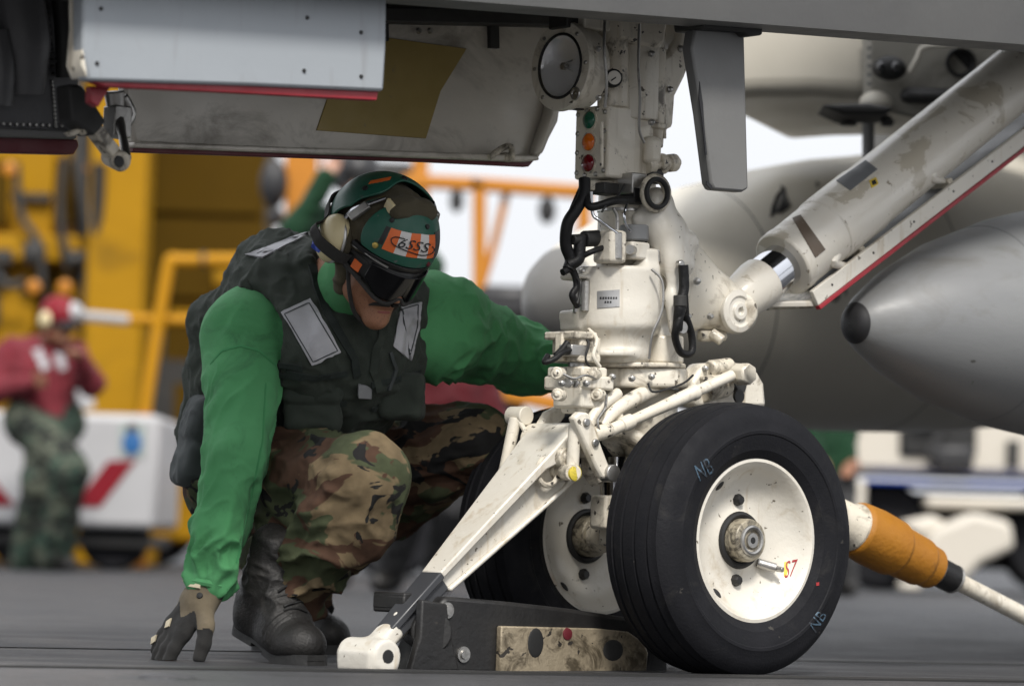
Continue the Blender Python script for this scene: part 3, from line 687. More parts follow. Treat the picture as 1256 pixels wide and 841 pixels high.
# black harness to the right of the collar
hose([(842, 404, .13), (838, 340, .15), (838, 372, .15), (832, 395, .15), (828, 412, .14), (835, 432, .13), (848, 432, .13), (848, 410, .13), (840, 385, .14)], .008)
hose([(838, 325, .15), (839, 352, .15), (836, 368, .15), (833, 380, .15), (831, 405, .14)], .011)
b = MB(); b.cyl(PL(834, 362, .15), PL(834, 376, .15), .014, n=12); b.build('connector', M['dark'], strut, bevel=.002)
# lug that carries the drag brace
lug = soft([cap(PL(832, 352, .0), PL(868, 368, .0), .082, .064, .03, flat=(EN, .70)), cap(PL(868, 368, .0), PL(902, 382, .0), .064, .046, .02, flat=(EN, .95)), rbx(PL(815, 362, -.01), (.05, .03, .05), .02, (EF, EN, EZ), .03), cyl(PL(902, 382, -.052), PL(902, 382, .052), .047, .008, .012), cap(PL(842, 300, .0), PL(852, 330, .0), .02, .035, .03)], .0036, 'brace_lug', M['cream'], strut, smooth=1)
lc = PL(902, 382, .055)
b = MB(); b.lathe(lc, EN, [(0, .046), (.012, .046), (.014, .040), (.016, .033), (.012, .030), (.012, .020), (.018, .018), (.018, .008), (.010, .007)], 32); b.build('lug_pin', M['white'], strut, bevel=.0015)
b = MB(); b.cyl(PL(858, 412, .02), PL(888, 412, .02), .012, n=14); b.cyl(PL(872, 408, .03), PL(886, 418, .05), .012, n=12); b.build('grease_fitting', M['creamdirty'], strut, bevel=.003)

# steering collar
def zc(x, y, l=.03): return PL(x, y, l)
collar = soft([cyl(zc(758, 328), zc(758, 402), .086, .008, .02), cyl(zc(758, 380), zc(758, 446), .066, .014, .05), rbx(PL(806, 358, .05), (.036, .024, .050), .012, (EF, EN, EZ), .012), rbx(PL(808, 390, .045), (.020, .016, .030), .012, (EF, EN, EZ), .012), ell(PL(806, 412, .05), (.026, .026, .016), None, .01),
               rbx(PL(712, 337, -.02), (.022, .03, .006), .006, (EF, EN, EZ), .012), rbx(PL(712, 387, -.02), (.026, .03, .005), .005, (EF, EN, EZ), .012), rbx(PL(712, 400, -.02), (.024, .03, .005), .005, (EF, EN, EZ), .012), cyl(PL(712, 337, .02), PL(712, 342, .02), .020, .004, .01), rbx(PL(793, 345, .09), (.012, .01, .06), .008, (EF, EN, EZ), .02),
               cyl(PL(744, 430, .03), PL(744, 438, .03), .072, .004, .01)], .0034, 'steering_collar', M['white'], strut, smooth=1)
b = MB(); b.cyl(PL(718, 344, .03), PL(718, 382, .03), .011, n=16); b.cyl(PL(708, 344, .0), PL(708, 384, .0), .009, n=14); b.build('steering_valve', M['steel'], strut, bevel=.002)
for x, y in ((803, 335), (817, 376), (796, 398), (803, 388)):
    b = MB(); b.lathe(PL(x, y, .085)-EF*.0, EN*.8+EF*.5, [(0, .005), (.012, .0045), (.013, .002)], 10); b.build('bolt', M['steel'], strut)
tr_ = bvh(collar)
drape(tr_, [(733, 357), (760, 355), (760, 376), (733, 378)], 'data_plate', M['label'], strut, .002, 8, 6)
for r_ in range(2):
    for k in range(7 if r_ == 0 else 3):
        x = (736.5 if r_ == 0 else 742)+k*3.1; drape(tr_, [(x, 364.5+r_*5), (x+1.9, 364.3+r_*5), (x+1.9, 366.8+r_*5), (x, 367+r_*5)], 'plate_print', M['ink'], strut, .0032, 1, 1)
# flange plates under the collar
b = MB(); b.lathe(PL(774, 446, .0), PL(774, 452, .0)-PL(774, 446, .0), [(0, .115), (.010, .115)], 40); b.build('flange', M['creamdirty'], strut, bevel=.003)
b = MB(); b.lathe(PL(780, 452, .0), PL(780, 474, .0)-PL(780, 452, .0), [(0, .105), (.006, .109), (.036, .109), (.042, .104)], 40); b.build('swivel_plate', M['cream'], strut, bevel=.003)
b = MB(); b.cyl(PL(812, 412, .05), PL(812, 446, .05), .045, n=24); b.build('bearing_housing', M['cream'], strut, bevel=.005)
b = MB()
for x, y, hx, hy, hz_ in [(707, 426, .028, .045, .020), (700, 412, .03, .05, .008), (704, 440, .03, .05, .008), (690, 425, .012, .012, .030)]:
    b.box(PL(x, y, .05), hx, hy, hz_)
b.each('actuator_block', M['creamdirty'], strut, bevel=.004)
b = MB(); b.box(PL(703, 430, .08), .022, .02, .012); b.build('sensor', M['steel'], strut, bevel=.003)
hose([(704, 428, .09), (690, 432, .10), (680, 440, .10), (668, 444, .09), (672, 436, .08)], .006)
hose([(696, 420, .08), (690, 428, .08), (682, 436, .08)], .007)
b = MB(); b.cyl(PL(707, 444, .05), PL(707, 452, .05), .018, n=14); b.cyl(PL(707, 440, .05), PL(707, 470, .05), .010, n=12); b.build('spacer_bolt', M['steel'], strut)
b = MB(); b.box(PL(708, 457, .05), .035, .055, .011); b.box(PL(710, 470, .05), .04, .065, .014); b.build('trunnion_plate', M['cream'], strut, bevel=.005)
b = MB(); b.box(PL(708, 484, .06), .028, .045, .028); b.box(PL(708, 500, .06), .020, .03, .012); b.build('trunnion_block', M['cream'], strut, bevel=.006)
for x in (700, 708): 
    b = MB(); b.lathe(PL(x-1, 470, .115), EN*.4+EF*.9, [(0, .010), (.012, .010), (.012, .004)], 14); b.build('bolt', M['steel'], strut, bevel=.0015)
for x, y in ((684, 484), (732, 484), (683, 458), (727, 459)):
    b = MB(); b.lathe(PL(x, y, .10)-EF*.01, EF*.8+EN*.5, [(0, .013), (.03, .013), (.03, .006), (.034, .005)], 14); b.build('pin_head', M['creamdirty'], strut, bevel=.002)
# lower leg
b = MB(); b.lathe(PL(790, 474, -.02), PL(772, 556, -.02)-PL(790, 474, -.02), [(0, .075), (.05, .082), (.10, .078), (.14, .06)], 40); b.build('lower_leg', M['cream'], strut, bevel=.006)
b = MB(); b.lathe(PL(782, 545, .0), PL(770, 566, .0)-PL(782, 545, .0), [(0, .07), (.02, .072), (.03, .06)], 36); b.build('leg_collar', M['creamdirty'], strut, bevel=.005)
b = MB(); b.cyl(PL(757, 560, -.02), PL(757, 640, -.02), .030, n=32); b.build('piston', M['chrome'], strut)
b = MB(); b.box(PL(746, 628, .0), .03, .025, .035); b.cyl(PL(744, 612, .0), PL(742, 650, .0), .020, n=16); b.build('axle_lug', M['creamdirty'], strut, bevel=.006)
b = MB(); b.cyl(A0-EN*.30, A0+EN*.30, .034, n=28); b.cyl(A0-EN*.09, A0+EN*.09, .055, n=28); b.box(A0+EF*.04+EZ*.06, .06, .06, .08); b.build('axle', M['creamdirty'], strut, bevel=.008)
# fairing casting behind the tyre top
panel([(852, 446), (880, 444), (905, 446), (920, 456), (928, 470), (931, 500), (845, 500), (838, 470)], .06, .05, 'rear_casting', M['cream'], strut, .01)
panel([(884, 450), (905, 446), (918, 456), (912, 480), (905, 486), (896, 470)], .09, .015, 'casting_recess', M['dark'], strut, .004)
b = MB(); b.lathe(PL(905, 486, .105), EN, [(0, .014), (.006, .014), (.006, .008)], 14); b.build('casting_bolt', M['dark'], strut)
b = MB(); b.cyl(PL(862, 478, .09), PL(890, 470, .09), .028, n=16); b.cyl(PL(870, 452, .09), PL(896, 449, .09), .018, n=16); b.build('casting_boss', M['creamdirty'], strut, bevel=.004)
# tie rod across
b = MB(); p0 = PL(748, 528, .12); p1 = PL(898, 460, .14); L = (p1-p0).length
b.lathe(p0, p1-p0, [(0, .013), (.03, .013), (.032, .016), (.06, .016), (.062, .0115), (L*.38, .0125), (L*.55, .014), (L*.66, .0145), (L*.67, .017), (L*.70, .017), (L*.71, .012), (L, .012)], 16); b.build('tie_rod', M['cream'], strut, bevel=.001)
b = MB(); b.lathe(PL(903, 459, .125), EN, [(0, .024), (.04, .024), (.042, .020)], 6); b.build('rod_end', M['cream'], strut, bevel=.004)
b = MB(); b.tube([PL(738, 522, .10), PL(752, 505, .10), PL(775, 490, .09), PL(800, 478, .07)], [.012, .014, .016, .018], 12); b.tube([PL(720, 525, .1), PL(735, 500, .1), PL(758, 482, .09)], .012, 10); b.build('brace_strap', M['cream'], strut)
b = MB(); b.lathe(PL(747, 512, .07), EN+EF*.4, [(0, .022), (.03, .022), (.034, .016)], 18); b.build('leg_boss', M['cream'], strut, bevel=.003)
b = MB(); b.cyl(PL(728, 533, .12), PL(748, 527, .12), .016, n=14); b.build('rod_clevis', M['creamdirty'], strut, bevel=.003)

for nm, mm, r_, pts in (
    ('pipe', 'steel', .0032, [(742, 20, .09), (741, 60, .10), (744, 100, .10), (742, 132, .09)]),
    ('pipe', 'steel', .0030, [(784, 30, .10), (783, 80, .10), (785, 120, .10), (784, 158, .09), (790, 175, .08)]),
    ('pipe', 'chrome', .0028, [(770, 248, .10), (766, 262, .11), (768, 276, .11), (774, 284, .11)]),
    ('pipe', 'steel', .0028, [(799, 330, .13), (812, 345, .14), (812, 380, .14), (800, 410, .13), (796, 440, .12)]),
    ('pipe', 'cream', .0040, [(722, 404, .08), (732, 416, .11), (728, 436, .12), (736, 450, .12)]),
    ('pipe', 'steel', .0026, [(690, 458, .12), (704, 464, .13), (718, 460, .13), (730, 464, .12)]),
    ('pipe', 'steel', .0028, [(744, 484, .12), (742, 500, .12), (733, 515, .13), (736, 530, .13)]),
    ('wire', 'black', .0024, [(795, 470, .12), (800, 480, .13), (815, 478, .13), (838, 470, .12), (850, 460, .11)]),
    ('wire', 'black', .0026, [(712, 410, .08), (722, 420, .10), (718, 440, .10), (726, 454, .10)]),
    ('wire', 'black', .0022, [(766, 226, .10), (758, 240, .11), (748, 246, .11), (738, 260, .11)]),
    ('wire', 'black', .0030, [(706, 340, .05), (712, 346, .07), (711, 360, .07), (708, 372, .07)])):
    b = MB(); b.tube([PL(*p) for p in pts], r_, 8); b.build(nm, M[mm], strut)
for x, y, l_, r_ in ((735, 60, .09, .005), (735, 120, .09, .005), (800, 66, .075, .006), (800, 150, .075, .006), (822, 110, .055, .007), (835, 60, .055, .007), (752, 462, .115, .006), (776, 464, .118, .006), (800, 462, .112, .006), (690, 470, .12, .006), (720, 470, .12, .006), (760, 490, .07, .008), (800, 500, .07, .007), (866, 452, .09, .006), (880, 462, .09, .006), (715, 332, .07, .005), (856, 345, .075, .007), (872, 388, .07, .006), (845, 388, .075, .006)):
    b = MB(); b.lathe(PL(x, y, l_)-EN*.004, EN+EF*.35, [(0, r_*1.25), (.003, r_*1.25), (.003, r_), (.010, r_*.95), (.012, r_*.5)], 6); b.build('bolt', M['steel'], strut)
for x0, y0, x1, y1 in ((738, 150, 738, 205), (815, 128, 815, 170)):
    b = MB(); b.cyl(PL(x0, y0, .06), PL(x1, y1, .06), .004, n=8); b.build('conduit', M['creamdirty'], strut)
for y in (140, 262, 318):
    b = MB(); b.lathe(sp_(y), AX, [(0, .0655), (.002, .0665), (.008, .0665), (.010, .0655)] if y < 150 else [(0, .0605), (.001, .0622), (.006, .0622), (.007, .0605)], 40, False, False); b.build('strut_band', M['steel'], strut)
# ------------------------------------------------------------------ launch bar
LT = PL(686, 540, .0); LB = PL(452, 803, .0); LBD = (LB-LT).normalized(); LUP = LBD.cross(EN); 
if LUP.z < 0: LUP = -LUP
LL = (LB-LT).length
def bar(t0, t1, w0, w1, dtop0, dtop1, dbot0, dbot1, b):
    q = []
    for t, w, a, c in ((t0, w0, dtop0, dbot0), (t1, w1, dtop1, dbot1)):
        o = LT+LBD*(LL*t)
        q += [o+EN*w+LUP*a, o-EN*w+LUP*a, o-EN*w+LUP*c, o+EN*w+LUP*c]
    b.add(q, [(0, 1, 2, 3)[::-1], (4, 5, 6, 7), (0, 4, 5, 1)[::-1], (1, 5, 6, 2)[::-1], (2, 6, 7, 3)[::-1], (3, 7, 4, 0)[::-1]])
def run(sts, b):
    q = []
    for t, w, a, c in sts:
        o = LT+LBD*(LL*t); q += [o+EN*w+LUP*a, o-EN*w+LUP*a, o-EN*w+LUP*c, o+EN*w+LUP*c]
    n = len(sts); F = [(0, 1, 2, 3), tuple(range(4*n-1, 4*n-5, -1))]
    for k in range(n-1):
        for m_ in range(4): F.append((4*k+m_, 4*k+4+m_, 4*k+4+(m_+1) % 4, 4*k+(m_+1) % 4))
    b.add(q, F)
b = MB(); run([(-.02, .070, .034, -.02), (.06, .070, .033, -.01), (.16, .062, .030, .010), (.66, .031, .020, .004)], b); run([(.10, .036, .016, -.062), (.66, .018, .006, -.024)], b); run([(.06, .048, -.050, -.066), (.12, .046, -.057, -.067), (.66, .026, -.022, -.032)], b)
lb = b.build('launch_bar', M['white'], jet, bevel=.004)
b = MB(); bar(.655, .905, .0315, .026, .0195, .016, .004, .0, b); bar(.655, .905, .020, .022, .004, .0, -.026, -.018, b); b.build('bar_band', M['barpaint'], lb, bevel=.003)
TAX = (LBD, EN, LUP)
tipo = soft([rbx(LT+LBD*(LL*.945), (LL*.055, .020, .009), .007, TAX, .02), cyl(LB-EN*.062, LB+EN*.062, .034, .007, .012), rbx(LB-EZ*.022, (.026, .050, .006), .005, (EF, EN, EZ), .012), rbx(LB+EF*.018-EZ*.010, (.014, .045, .014), .006, (EF, EN, EZ), .012),
             cap(LB-EF*.02+EZ*.012, LB-EF*.115+EZ*.068, .018, .009, .02, flat=(EN, .8)), cap(LB-EF*.07+EZ*.075, LB-EF*.118+EZ*.070, .011, .008, .012, flat=(EN, .8))], .0032, 'bar_tip', M['white'], lb, smooth=1)
b = MB(); b.lathe(LB+EN*.0615, EN, [(0, .014), (.0020, .013)], 20); b.build('pin_hole', M['black'], lb)
b = MB(); b.lathe(LT-EN*.085, EN, [(0, .036), (.17, .036)], 28); b.build('pivot_barrel', M['cream'], lb, bevel=.004)
# links either side of the bar
panel([(652, 532), (668, 505), (692, 492), (690, 512), (672, 535), (663, 556), (655, 556)], -.06, .02, 'link', M['cream'], lb, .006)
b = MB(); b.cyl(PL(632, 513, -.10), PL(618, 582, -.10), .013, n=12); b.tube([PL(636, 515, -.09), PL(648, 535, -.07), PL(658, 556, -.05)], .006, 8); b.lathe(PL(627, 510, -.13), EN, [(0, .020), (.05, .020)], 16); b.lathe(PL(617, 580, -.13), EN, [(0, .016), (.055, .016)], 14)
b.build('link', M['cream'], lb, bevel=.003)
lk = panel([(700, 512), (708, 505), (718, 506), (724, 520), (735, 550), (746, 578), (744, 588), (734, 586), (726, 570), (712, 540), (704, 522)], .12, .022, 'link', M['cream'], lb, .005)
b = MB(); b.cyl(PL(705, 520, .105), PL(702, 578, .10), .013, n=14); b.build('link_rod', M['cream'], lb, bevel=.003)
b = MB(); b.lathe(PL(684, 576, .03), PL(703, 580, .12)-PL(684, 576, .03), [(0, .024), (.02, .022), (.025, .015), (.05, .015), (.055, .017), (.10, .017)], 18); b.build('link_pin', M['creamdirty'], lb, bevel=.002)
b = MB(); b.lathe(PL(703, 580, .115), EN, [(0, .0165), (.008, .016), (.010, .012)], 20); b.build('pin_cap', M['yellowcap'], lb)
b = MB(); b.lathe(PL(741, 580, .11), EN, [(0, .018), (.03, .018), (.032, .010)], 18); b.lathe(PL(716, 518, .125), EN, [(0, .009), (.012, .008)], 14); b.lathe(PL(727, 543, .125), EN, [(0, .009), (.012, .008)], 14); b.each('link_bolt', M['steel'], lb, bevel=.0015)
b = MB(); b.torus(PL(672, 578, .05), EN, .028, .006, 24, 8); b.build('spring_ring', M['creamdirty'], lb)
b = MB(); b.lathe(PL(688, 561, .06), EN, [(0, .022), (.02, .02), (.02, .010), (.03, .009)], 16); b.build('bar_boss', M['creamdirty'], lb, bevel=.003)
panel([(716, 552), (728, 560), (738, 590), (728, 596), (718, 580)], .07, .03, 'link', M['creamdirty'], lb, .006)

# ------------------------------------------------------------------ drag brace
B0 = PL(900, 373, -.0); B1 = PL(1290, 60, -.0); BD = (B1-B0).normalized(); BL = (B1-B0).length
def bt(px, py):            # distance along the brace nearest the picture point
    q = PL(px, py, 0); return (q-B0).dot(BD)
t1, t2, t3, t4, t5 = bt(925, 351), bt(936, 345), bt(960, 326), bt(1012, 291), bt(1060, 252)
b = MB(); b.lathe(B0, BD, [(0, .02), (.0, .040), (.02, .048), (t2-.02, .056), (t2, .055), (t2, .01)], 40)
brace = b.build('drag_brace', M['brace'], jet, bevel=.003)
b = MB(); b.cyl(B0+BD*(t2-.02), B0+BD*(t3+.02), .050, n=40); b.build('piston', M['chrome'], brace)
b = MB(); b.lathe(B0+BD*t3, BD, [(0, .052), (0, .072), (.005, .0755), (.03, .0765), (.032, .0745), (t4-t3, .0755), (t4-t3+.003, .078), (t4-t3+.03, .0785), (t5-t3, .0785), (t5-t3+.008, .0755), (BL-t3, .0745)], 48); cylb = b.build('brace_cylinder', M['brace'], brace, bevel=.002, angle=28)
for px, py in ((1030, 318), (1150, 214)):
    b = MB(); b.tube([PL(px-12, py-22, .02), PL(px-4, py-8, .05), PL(px-8, py+4, .06), PL(px+6, py+8, .03)], [.02, .012, .011, .008], 10); b.build('brace_clip', M['brace'], brace)
b = MB(); b.lathe(PL(943, 353, .0), EN, [(0, .058), (.06, .058)], 20); 
trb = bvh(cylb)
drape(trb, [(972, 268), (982, 264), (1012, 306), (1000, 316)], 'placard', M['plate_brown'], brace, .002, 8, 14)
drape(trb, [(1026, 222), (1062, 197), (1076, 208), (1043, 234)], 'placard', M['plate_grey'], brace, .002, 12, 10)
drape(trb, [(1066, 222), (1074, 218), (1077, 226), (1069, 231)], 'inspection_tag', M['inkyellow'], brace, .002, 4, 4)
drape(trb, [(1068.5, 223), (1073, 221), (1075, 226), (1070, 228)], 'inspection_tag', M['ink'], brace, .003, 4, 4)
b = MB()
for k, (x, y) in enumerate(((958, 282), (1000, 338), (1118, 165), (1160, 215))):
    pass
# brace door below: plate under the brace, white edge with a red line
E0 = PL(1000, 371, .05); E1 = PL(1300, 140, .05); ED = (E1-E0).normalized(); EU = ED.cross(EN)
if EU.z < 0: EU = -EU
b = MB()
L = (E1-E0).length
b.box(E0+ED*(L*.5)-EN*.16-EU*.004, L*.5, .16, .010, (ED, EN, EU)); bd = b.build('brace_door', M['creamdirty'], jet, bevel=.003)
b = MB(); b.box(E0+ED*(L*.5)+EU*.010, L*.5, .006, .018, (ED, EN, EU)); b.build('door_flange', M['white'], bd, bevel=.002)
b = MB(); b.box(E0+ED*(L*.5)-EU*.013+EN*.001, L*.5, .007, .0045, (ED, EN, EU)); b.build('edge_strip', M['red'], bd, bevel=.001)
b = MB(); b.prism([PL(1003, 373, .045), PL(935, 374, -.0), PL(925, 370, -.08), PL(985, 362, -.18), PL(1006, 360, .02)], EU*.014); b.build('door_toe', M['white'], bd, bevel=.003)
b = MB(); b.prism([E0-EN*.03+EU*.010+ED*.05, E0-EN*.30+EU*.010+ED*.05, E1-EN*.30+EU*.012, E1-EN*.03+EU*.012], EU*.010); b.build('door_liner', M['jet'], bd, bevel=.002)
b = MB()
for k in range(2):
    b.box(E0+ED*(.20+.33*k)-EN*.15+EU*.022, .008, .14, .012, (ED, EN, EU))
b.each('door_rib', M['creamdirty'], bd, bevel=.003)
for k in range(5):
    f_ = MB(); f_.lathe(E0+ED*(.06+.15*k)+EU*.012+EN*.006, EN, [(0, .003), (.002, .002)], 8); f_.build('fastener', M['dark'], bd)

# ------------------------------------------------------------------ wheels
M['hub'] = mat('greasy_hub', (.30, .26, .19), .45, .2, col2=(.42, .38, .29), vscale=30, dirt=(.03, .025, .02), dscale=32, dthr=.47, dsoft=.14, damt=.92, bump=.3, bscale=80)
def wheel(c, sg, name):
    ax = EN*sg
    TR = .282
    prof = [(-.070, .160), (-.080, .168), (-.0865, .182), (-.0882, .184), (-.0890, .188), (-.0905, .194), (-.0945, .208), (-.0955, .215), (-.0975, .217), (-.0978, .223), (-.0960, .226), (-.094, .244), (-.086, .262), (-.074, .273)]
    tread = []
    xs = [-.060, -.036, -.012, .012, .036, .060]
    def rad(x): return .282-.012*(abs(x)/.074)**2.4
    tread.append((-.066, rad(-.066)))
    for x in (-.050, -.018, .018, .050):
        for dx, dr in ((-.0040, 0), (-.0026, .0045), (.0026, .0045), (.0040, 0)): tread.append((x+dx, rad(x)-dr))
        if x < .04: tread.append((x+.016, rad(x+.016)))
    tread.append((.066, rad(.066)))
    full = prof+tread+[(-a, r) for a, r in prof[::-1]]
    b = MB(); b.lathe(c, ax, [(t, r) for t, r in full], 96, False, False)
    for i, v in enumerate(b.v):
        if v.z < .0015: b.v[i] = Vector((v.x, v.y, .0015))
    # rim
    r = MB(); r.lathe(c, ax, [(-.070, .150), (-.076, .158), (-.076, .168), (-.070, .170), (-.06, .155), (.06, .155), (.070, .170), (.078, .1675), (.079, .160), (.074, .154), (.064, .148), (.050, .140), (.034, .122), (.024, .098), (.022, .074), (.026, .062), (.030, .054)], 64, False, False)
    r.lathe(c, ax, [(-.070, .150), (-.055, .135), (-.04, .10), (-.035, .07), (-.035, .06), (.030, .054)], 64, False, False)
    wh = r.build(name, M['white'], jet, angle=40)
    b.build('tyre', M['rubber'], wh, angle=28)
    h = MB(); h.lathe(c, ax, [(.0, .056), (.004, .05), (.004, .045), (.055, .044), (.062, .042), (.064, .036), (.064, .030)], 36, False, True); h.build('hub', M['hub'], wh, bevel=.002)
    h = MB(); h.torus(c+ax*.030, ax, .052, .007, 40, 8); h.build('hub_gap', M['black'], wh)
    h = MB(); h.torus(c+ax*.065, ax, .027, .005, 32, 8); h.lathe(c+ax*.060, ax, [(0, .026), (.003, .025), (.003, .016), (.009, .015), (.009, .007), (.001, .006)], 24); h.build('axle_nut', M['steel'], wh)
    h = MB(); h.lathe(c+ax*.0605, ax, [(0, .009), (.008, .0085), (.0085, .001)], 6); h.build('axle_bore', M['black'], wh)
    e1 = EZ; e2 = ax.cross(EZ)
    for a in (2, 178):
        dd = e1*math.cos(R(a))+e2*math.sin(R(a))
        k = MB(); k.lathe(c+dd*.082+ax*.018, ax, [(0, .0135), (.012, .012), (.018, .008)], 8); k.build('bolt', M['blacksteel'], wh)
    for a in (33, 147):
        dd = e1*math.cos(R(a))+e2*math.sin(R(a))
        nn = (ax+dd*-.75).normalized(); 
        k = MB(); k.ball(c+dd*.130+ax*.0405, (.014, .010, .004), (nn.cross(dd).normalized(), (dd-nn*dd.dot(nn)).normalized(), nn), 16, 8); k.build('vent_hole', M['black'], wh)
    return wh
wn = wheel(W1, 1, 'wheel')
wf = wheel(A0-EN*TRK, 1, 'wheel')
k = MB(); vp = W1+EN*.028; vx = EN.cross(EZ)
k.cyl(W1-EZ*.045-vx*.055+EN*.026, W1-EZ*.055-vx*.085+EN*.050, .010, n=12); k.cyl(W1-EZ*.055-vx*.085+EN*.045, W1-EZ*.058-vx*.09+EN*.066, .006, n=10); k.build('valve', M['steel'], wn, bevel=.001)
tyre1 = [o for o in bpy.data.objects if o.name.startswith('tyre') and o.parent == wn][0]
tt = bvh(tyre1)
text_on(tt, 'NB', [(851, 571), (868, 560), (876, 578), (858, 590)], 'tyre_lettering', M['inkblue'], wn)
text_on(tt, 'NB', [(992, 764), (1004, 748), (1014, 754), (1000, 776)], 'tyre_lettering', M['inkblue'], wn)
drape(tt, [(1001, 714), (1004.5, 713.5), (1004.5, 717.5), (1001, 718)], 'tyre_dot', M['inkred'], wn, .001, 3, 3, .001)
tw = bvh(wn)
text_on(tw, 'S7', [(964, 688), (979, 685), (974, 706), (962, 709)], 'rim_marking', M['inkred'], wn, .0012)
drape(tw, [(962, 689), (967, 688), (965, 707), (961, 708)], 'rim_marking', M['inkyellow'], wn, .0008, 3, 5, .001)

# ------------------------------------------------------------------ belly fairing and lights at top right
def PX(px, py, Y): return P(px, py, Y)
FY = 9.6
M['fairgrey'] = mat('grey_beige_fairing', (.30, .285, .25), .5, col2=(.24, .23, .20), vscale=5, dirt=(.13, .12, .10), dscale=7, dthr=.56, damt=.5)
b = MB()
secs = []
ring = [(905, 46), (925, 38), (1000, 20), (1300, 10), (1300, 170), (1150, 150), (1040, 143), (980, 144), (910, 149), (904, 110)]
b.prism([PX(x, y, FY) for x, y in ring], Vector((.3, .9, 0))); fair = b.build('intake_fairing', M['tankcream'], jet, bevel=.08, seg=5, angle=30)
b = MB(); b.prism([PX(x, y, FY-.50) for x, y in [(1062, 36), (1300, 30), (1300, 160), (1150, 150), (1095, 138), (1064, 135)]], Vector((-.02, .03, 0))); b.build('fairing_panel', M['fairgrey'], fair, bevel=.004)
b = MB()
lc0 = PX(1091, 84, FY-.56)
b.ball(lc0, (.046, .03, .033), None, 24, 14); b.build('lamp_housing', M['black'], fair)
for x in (1080, 1098):
    b = MB(); b.ball(PX(x, 83, FY-.585), (.012, .010, .016), None, 16, 10); b.build('lamp_lens', M['glasslens'], fair)
b = MB(); b.lathe(PX(1178, 77, FY-.50), Vector((-.1, -1, -.1)), [(0, .042), (.04, .040), (.042, .033), (.015, .03)], 28); b.build('camera_port', M['black'], fair, bevel=.003)
b = MB(); b.ball(PX(1074, 127, FY-.53), (.045, .04, .034)); b.build('blister', M['tankcream'], fair)
b = MB(); b.prism([PX(x, y, FY-.55) for x, y in [(1003, 134), (1060, 132), (1092, 138), (1080, 146), (1030, 146)]], Vector((0, .2, 0))); b.build('antenna_plate', M['dark'], fair, bevel=.01)
b = MB(); b.lathe(PX(1040, 142, FY-.5), -EZ, [(0, .010), (.016, .011), (.020, .026), (.026, .022)], 16); b.lathe(PX(1088, 142, FY-.5), -EZ, [(0, .010), (.016, .020), (.028, .014)], 14); b.each('antenna', M['dark'], fair)
b = MB(); b.cyl(PX(1065, 130, FY-.3), PX(1065, 200, FY-.3), .017, n=16); b.build('post', M['jet'], fair)
b = MB(); b.tube([PX(1115, 90, FY-.56), PX(1125, 72, FY-.56), PX(1135, 58, FY-.56), PX(1180, 56, FY-.56), PX(1225, 58, FY-.55)], .008, 8); b.build('cable', M['tankcream'], fair)
b = MB(); b.box(PX(1138, 118, FY-.52), .075, .04, .020, (Vector((1, 0, 0)), Vector((0, 1, 0)), EZ)); b.build('vent_box', M['dark'], fair, bevel=.02)
b = MB()
for k_ in range(8): b.lathe(PX(1066, 48+k_*11, FY-.53), Vector((-.2, -1, 0)), [(0, .006), (.004, .005)], 8)
b.each('rivet', M['jet'], fair)

# ------------------------------------------------------------------ drop tanks
def tank(nose, ax, prof, m, label, name):
    o = thing(name, label, 'fuel tank', (nose.x, nose.y, nose.z-.4))
    b = MB(); b.lathe(nose, ax, prof, 72, False, True); body = b.build('tank_body', m, o, angle=60); return o, body
AFT = -FB
ng = PL(1043, 396, 0)
axg = (PL(1180, 404, 0)-ng).normalized()
axg = (AFT*.985+axg*.015).normalized()
pr = [(-.002, .001), (.0, .018), (.006, .032), (.02, .047), (.05, .070), (.15, .127), (.3, .19), (.5, .245), (.75, .29), (1.0, .325), (1.3, .35), (1.7, .36), (3.4, .36), (3.9, .30), (4.4, .12), (4.6, .01)]
tg, tgb = tank(ng, axg, pr, M['tankgrey'], 'grey belly fuel tank with a black nose tip pointing at the wheel', 'drop_tank')
b = MB(); b.lathe(ng-axg*.0015, axg, [(-.002, .001), (.0, .019), (.006, .0335), (.013, .0405), (.018, .0465)], 48, False, False); b.build('nose_cap', M['nosecap'], tg)
b = MB(); b.box(bp(-3., 0, -.12), .9, .05, .14, (FB, EN, UB)); b.build('pylon', M['jet'], tg, bevel=.02)
def rad_at(prof, t):
    for (a, ra), (c, rc) in zip(prof, prof[1:]):
        if a <= t <= c: return ra+(rc-ra)*(t-a)/(c-a)
def seam(nose, ax, prof, t, m, o):
    b = MB(); b.lathe(nose, ax, [(t-.0022, rad_at(prof, t)-.002), (t-.002, rad_at(prof, t-.002)+.0008), (t+.002, rad_at(prof, t+.002)+.0008), (t+.0022, rad_at(prof, t)-.002)], 72, False, False); b.build('seam', m, o)
seam(ng, axg, pr, .42, M['plate_grey'], tg); seam(ng, axg, pr, 1.02, M['plate_grey'], tg)
for th_, t_ in [(a_, t__) for t__ in (.40, .44) for a_ in range(0, 360, 12)]:
    pass
lat2 = -1.9
nc = PL(656, 372, lat2)
prc = [(-.002, .001), (.0, .03), (.02, .075), (.06, .125), (.14, .175), (.28, .235), (.5, .305), (.8, .365), (1.1, .405), (1.5, .43), (3.2, .43), (3.9, .34), (4.5, .12), (4.7, .01)]
axc = (PL(1076, 338, lat2)-nc).normalized()
tc_, tcb = tank(nc, (AFT*.6+axc*.4).normalized(), prc, M['tankcream'], 'cream wing fuel tank with a dark grey nose cone behind the strut', 'drop_tank')
axc = (AFT*.6+axc*.4).normalized()
b = MB(); b.lathe(nc-axc*.002, axc, [(-.002, .001), (.0, .031), (.02, .077), (.06, .127), (.10, .154)], 48, False, False); b.build('nose_cap', M['chip'], tc_)
seam(nc, axc, prc, .62, M['chip'], tc_); seam(nc, axc, prc, 1.3, M['chip'], tc_)
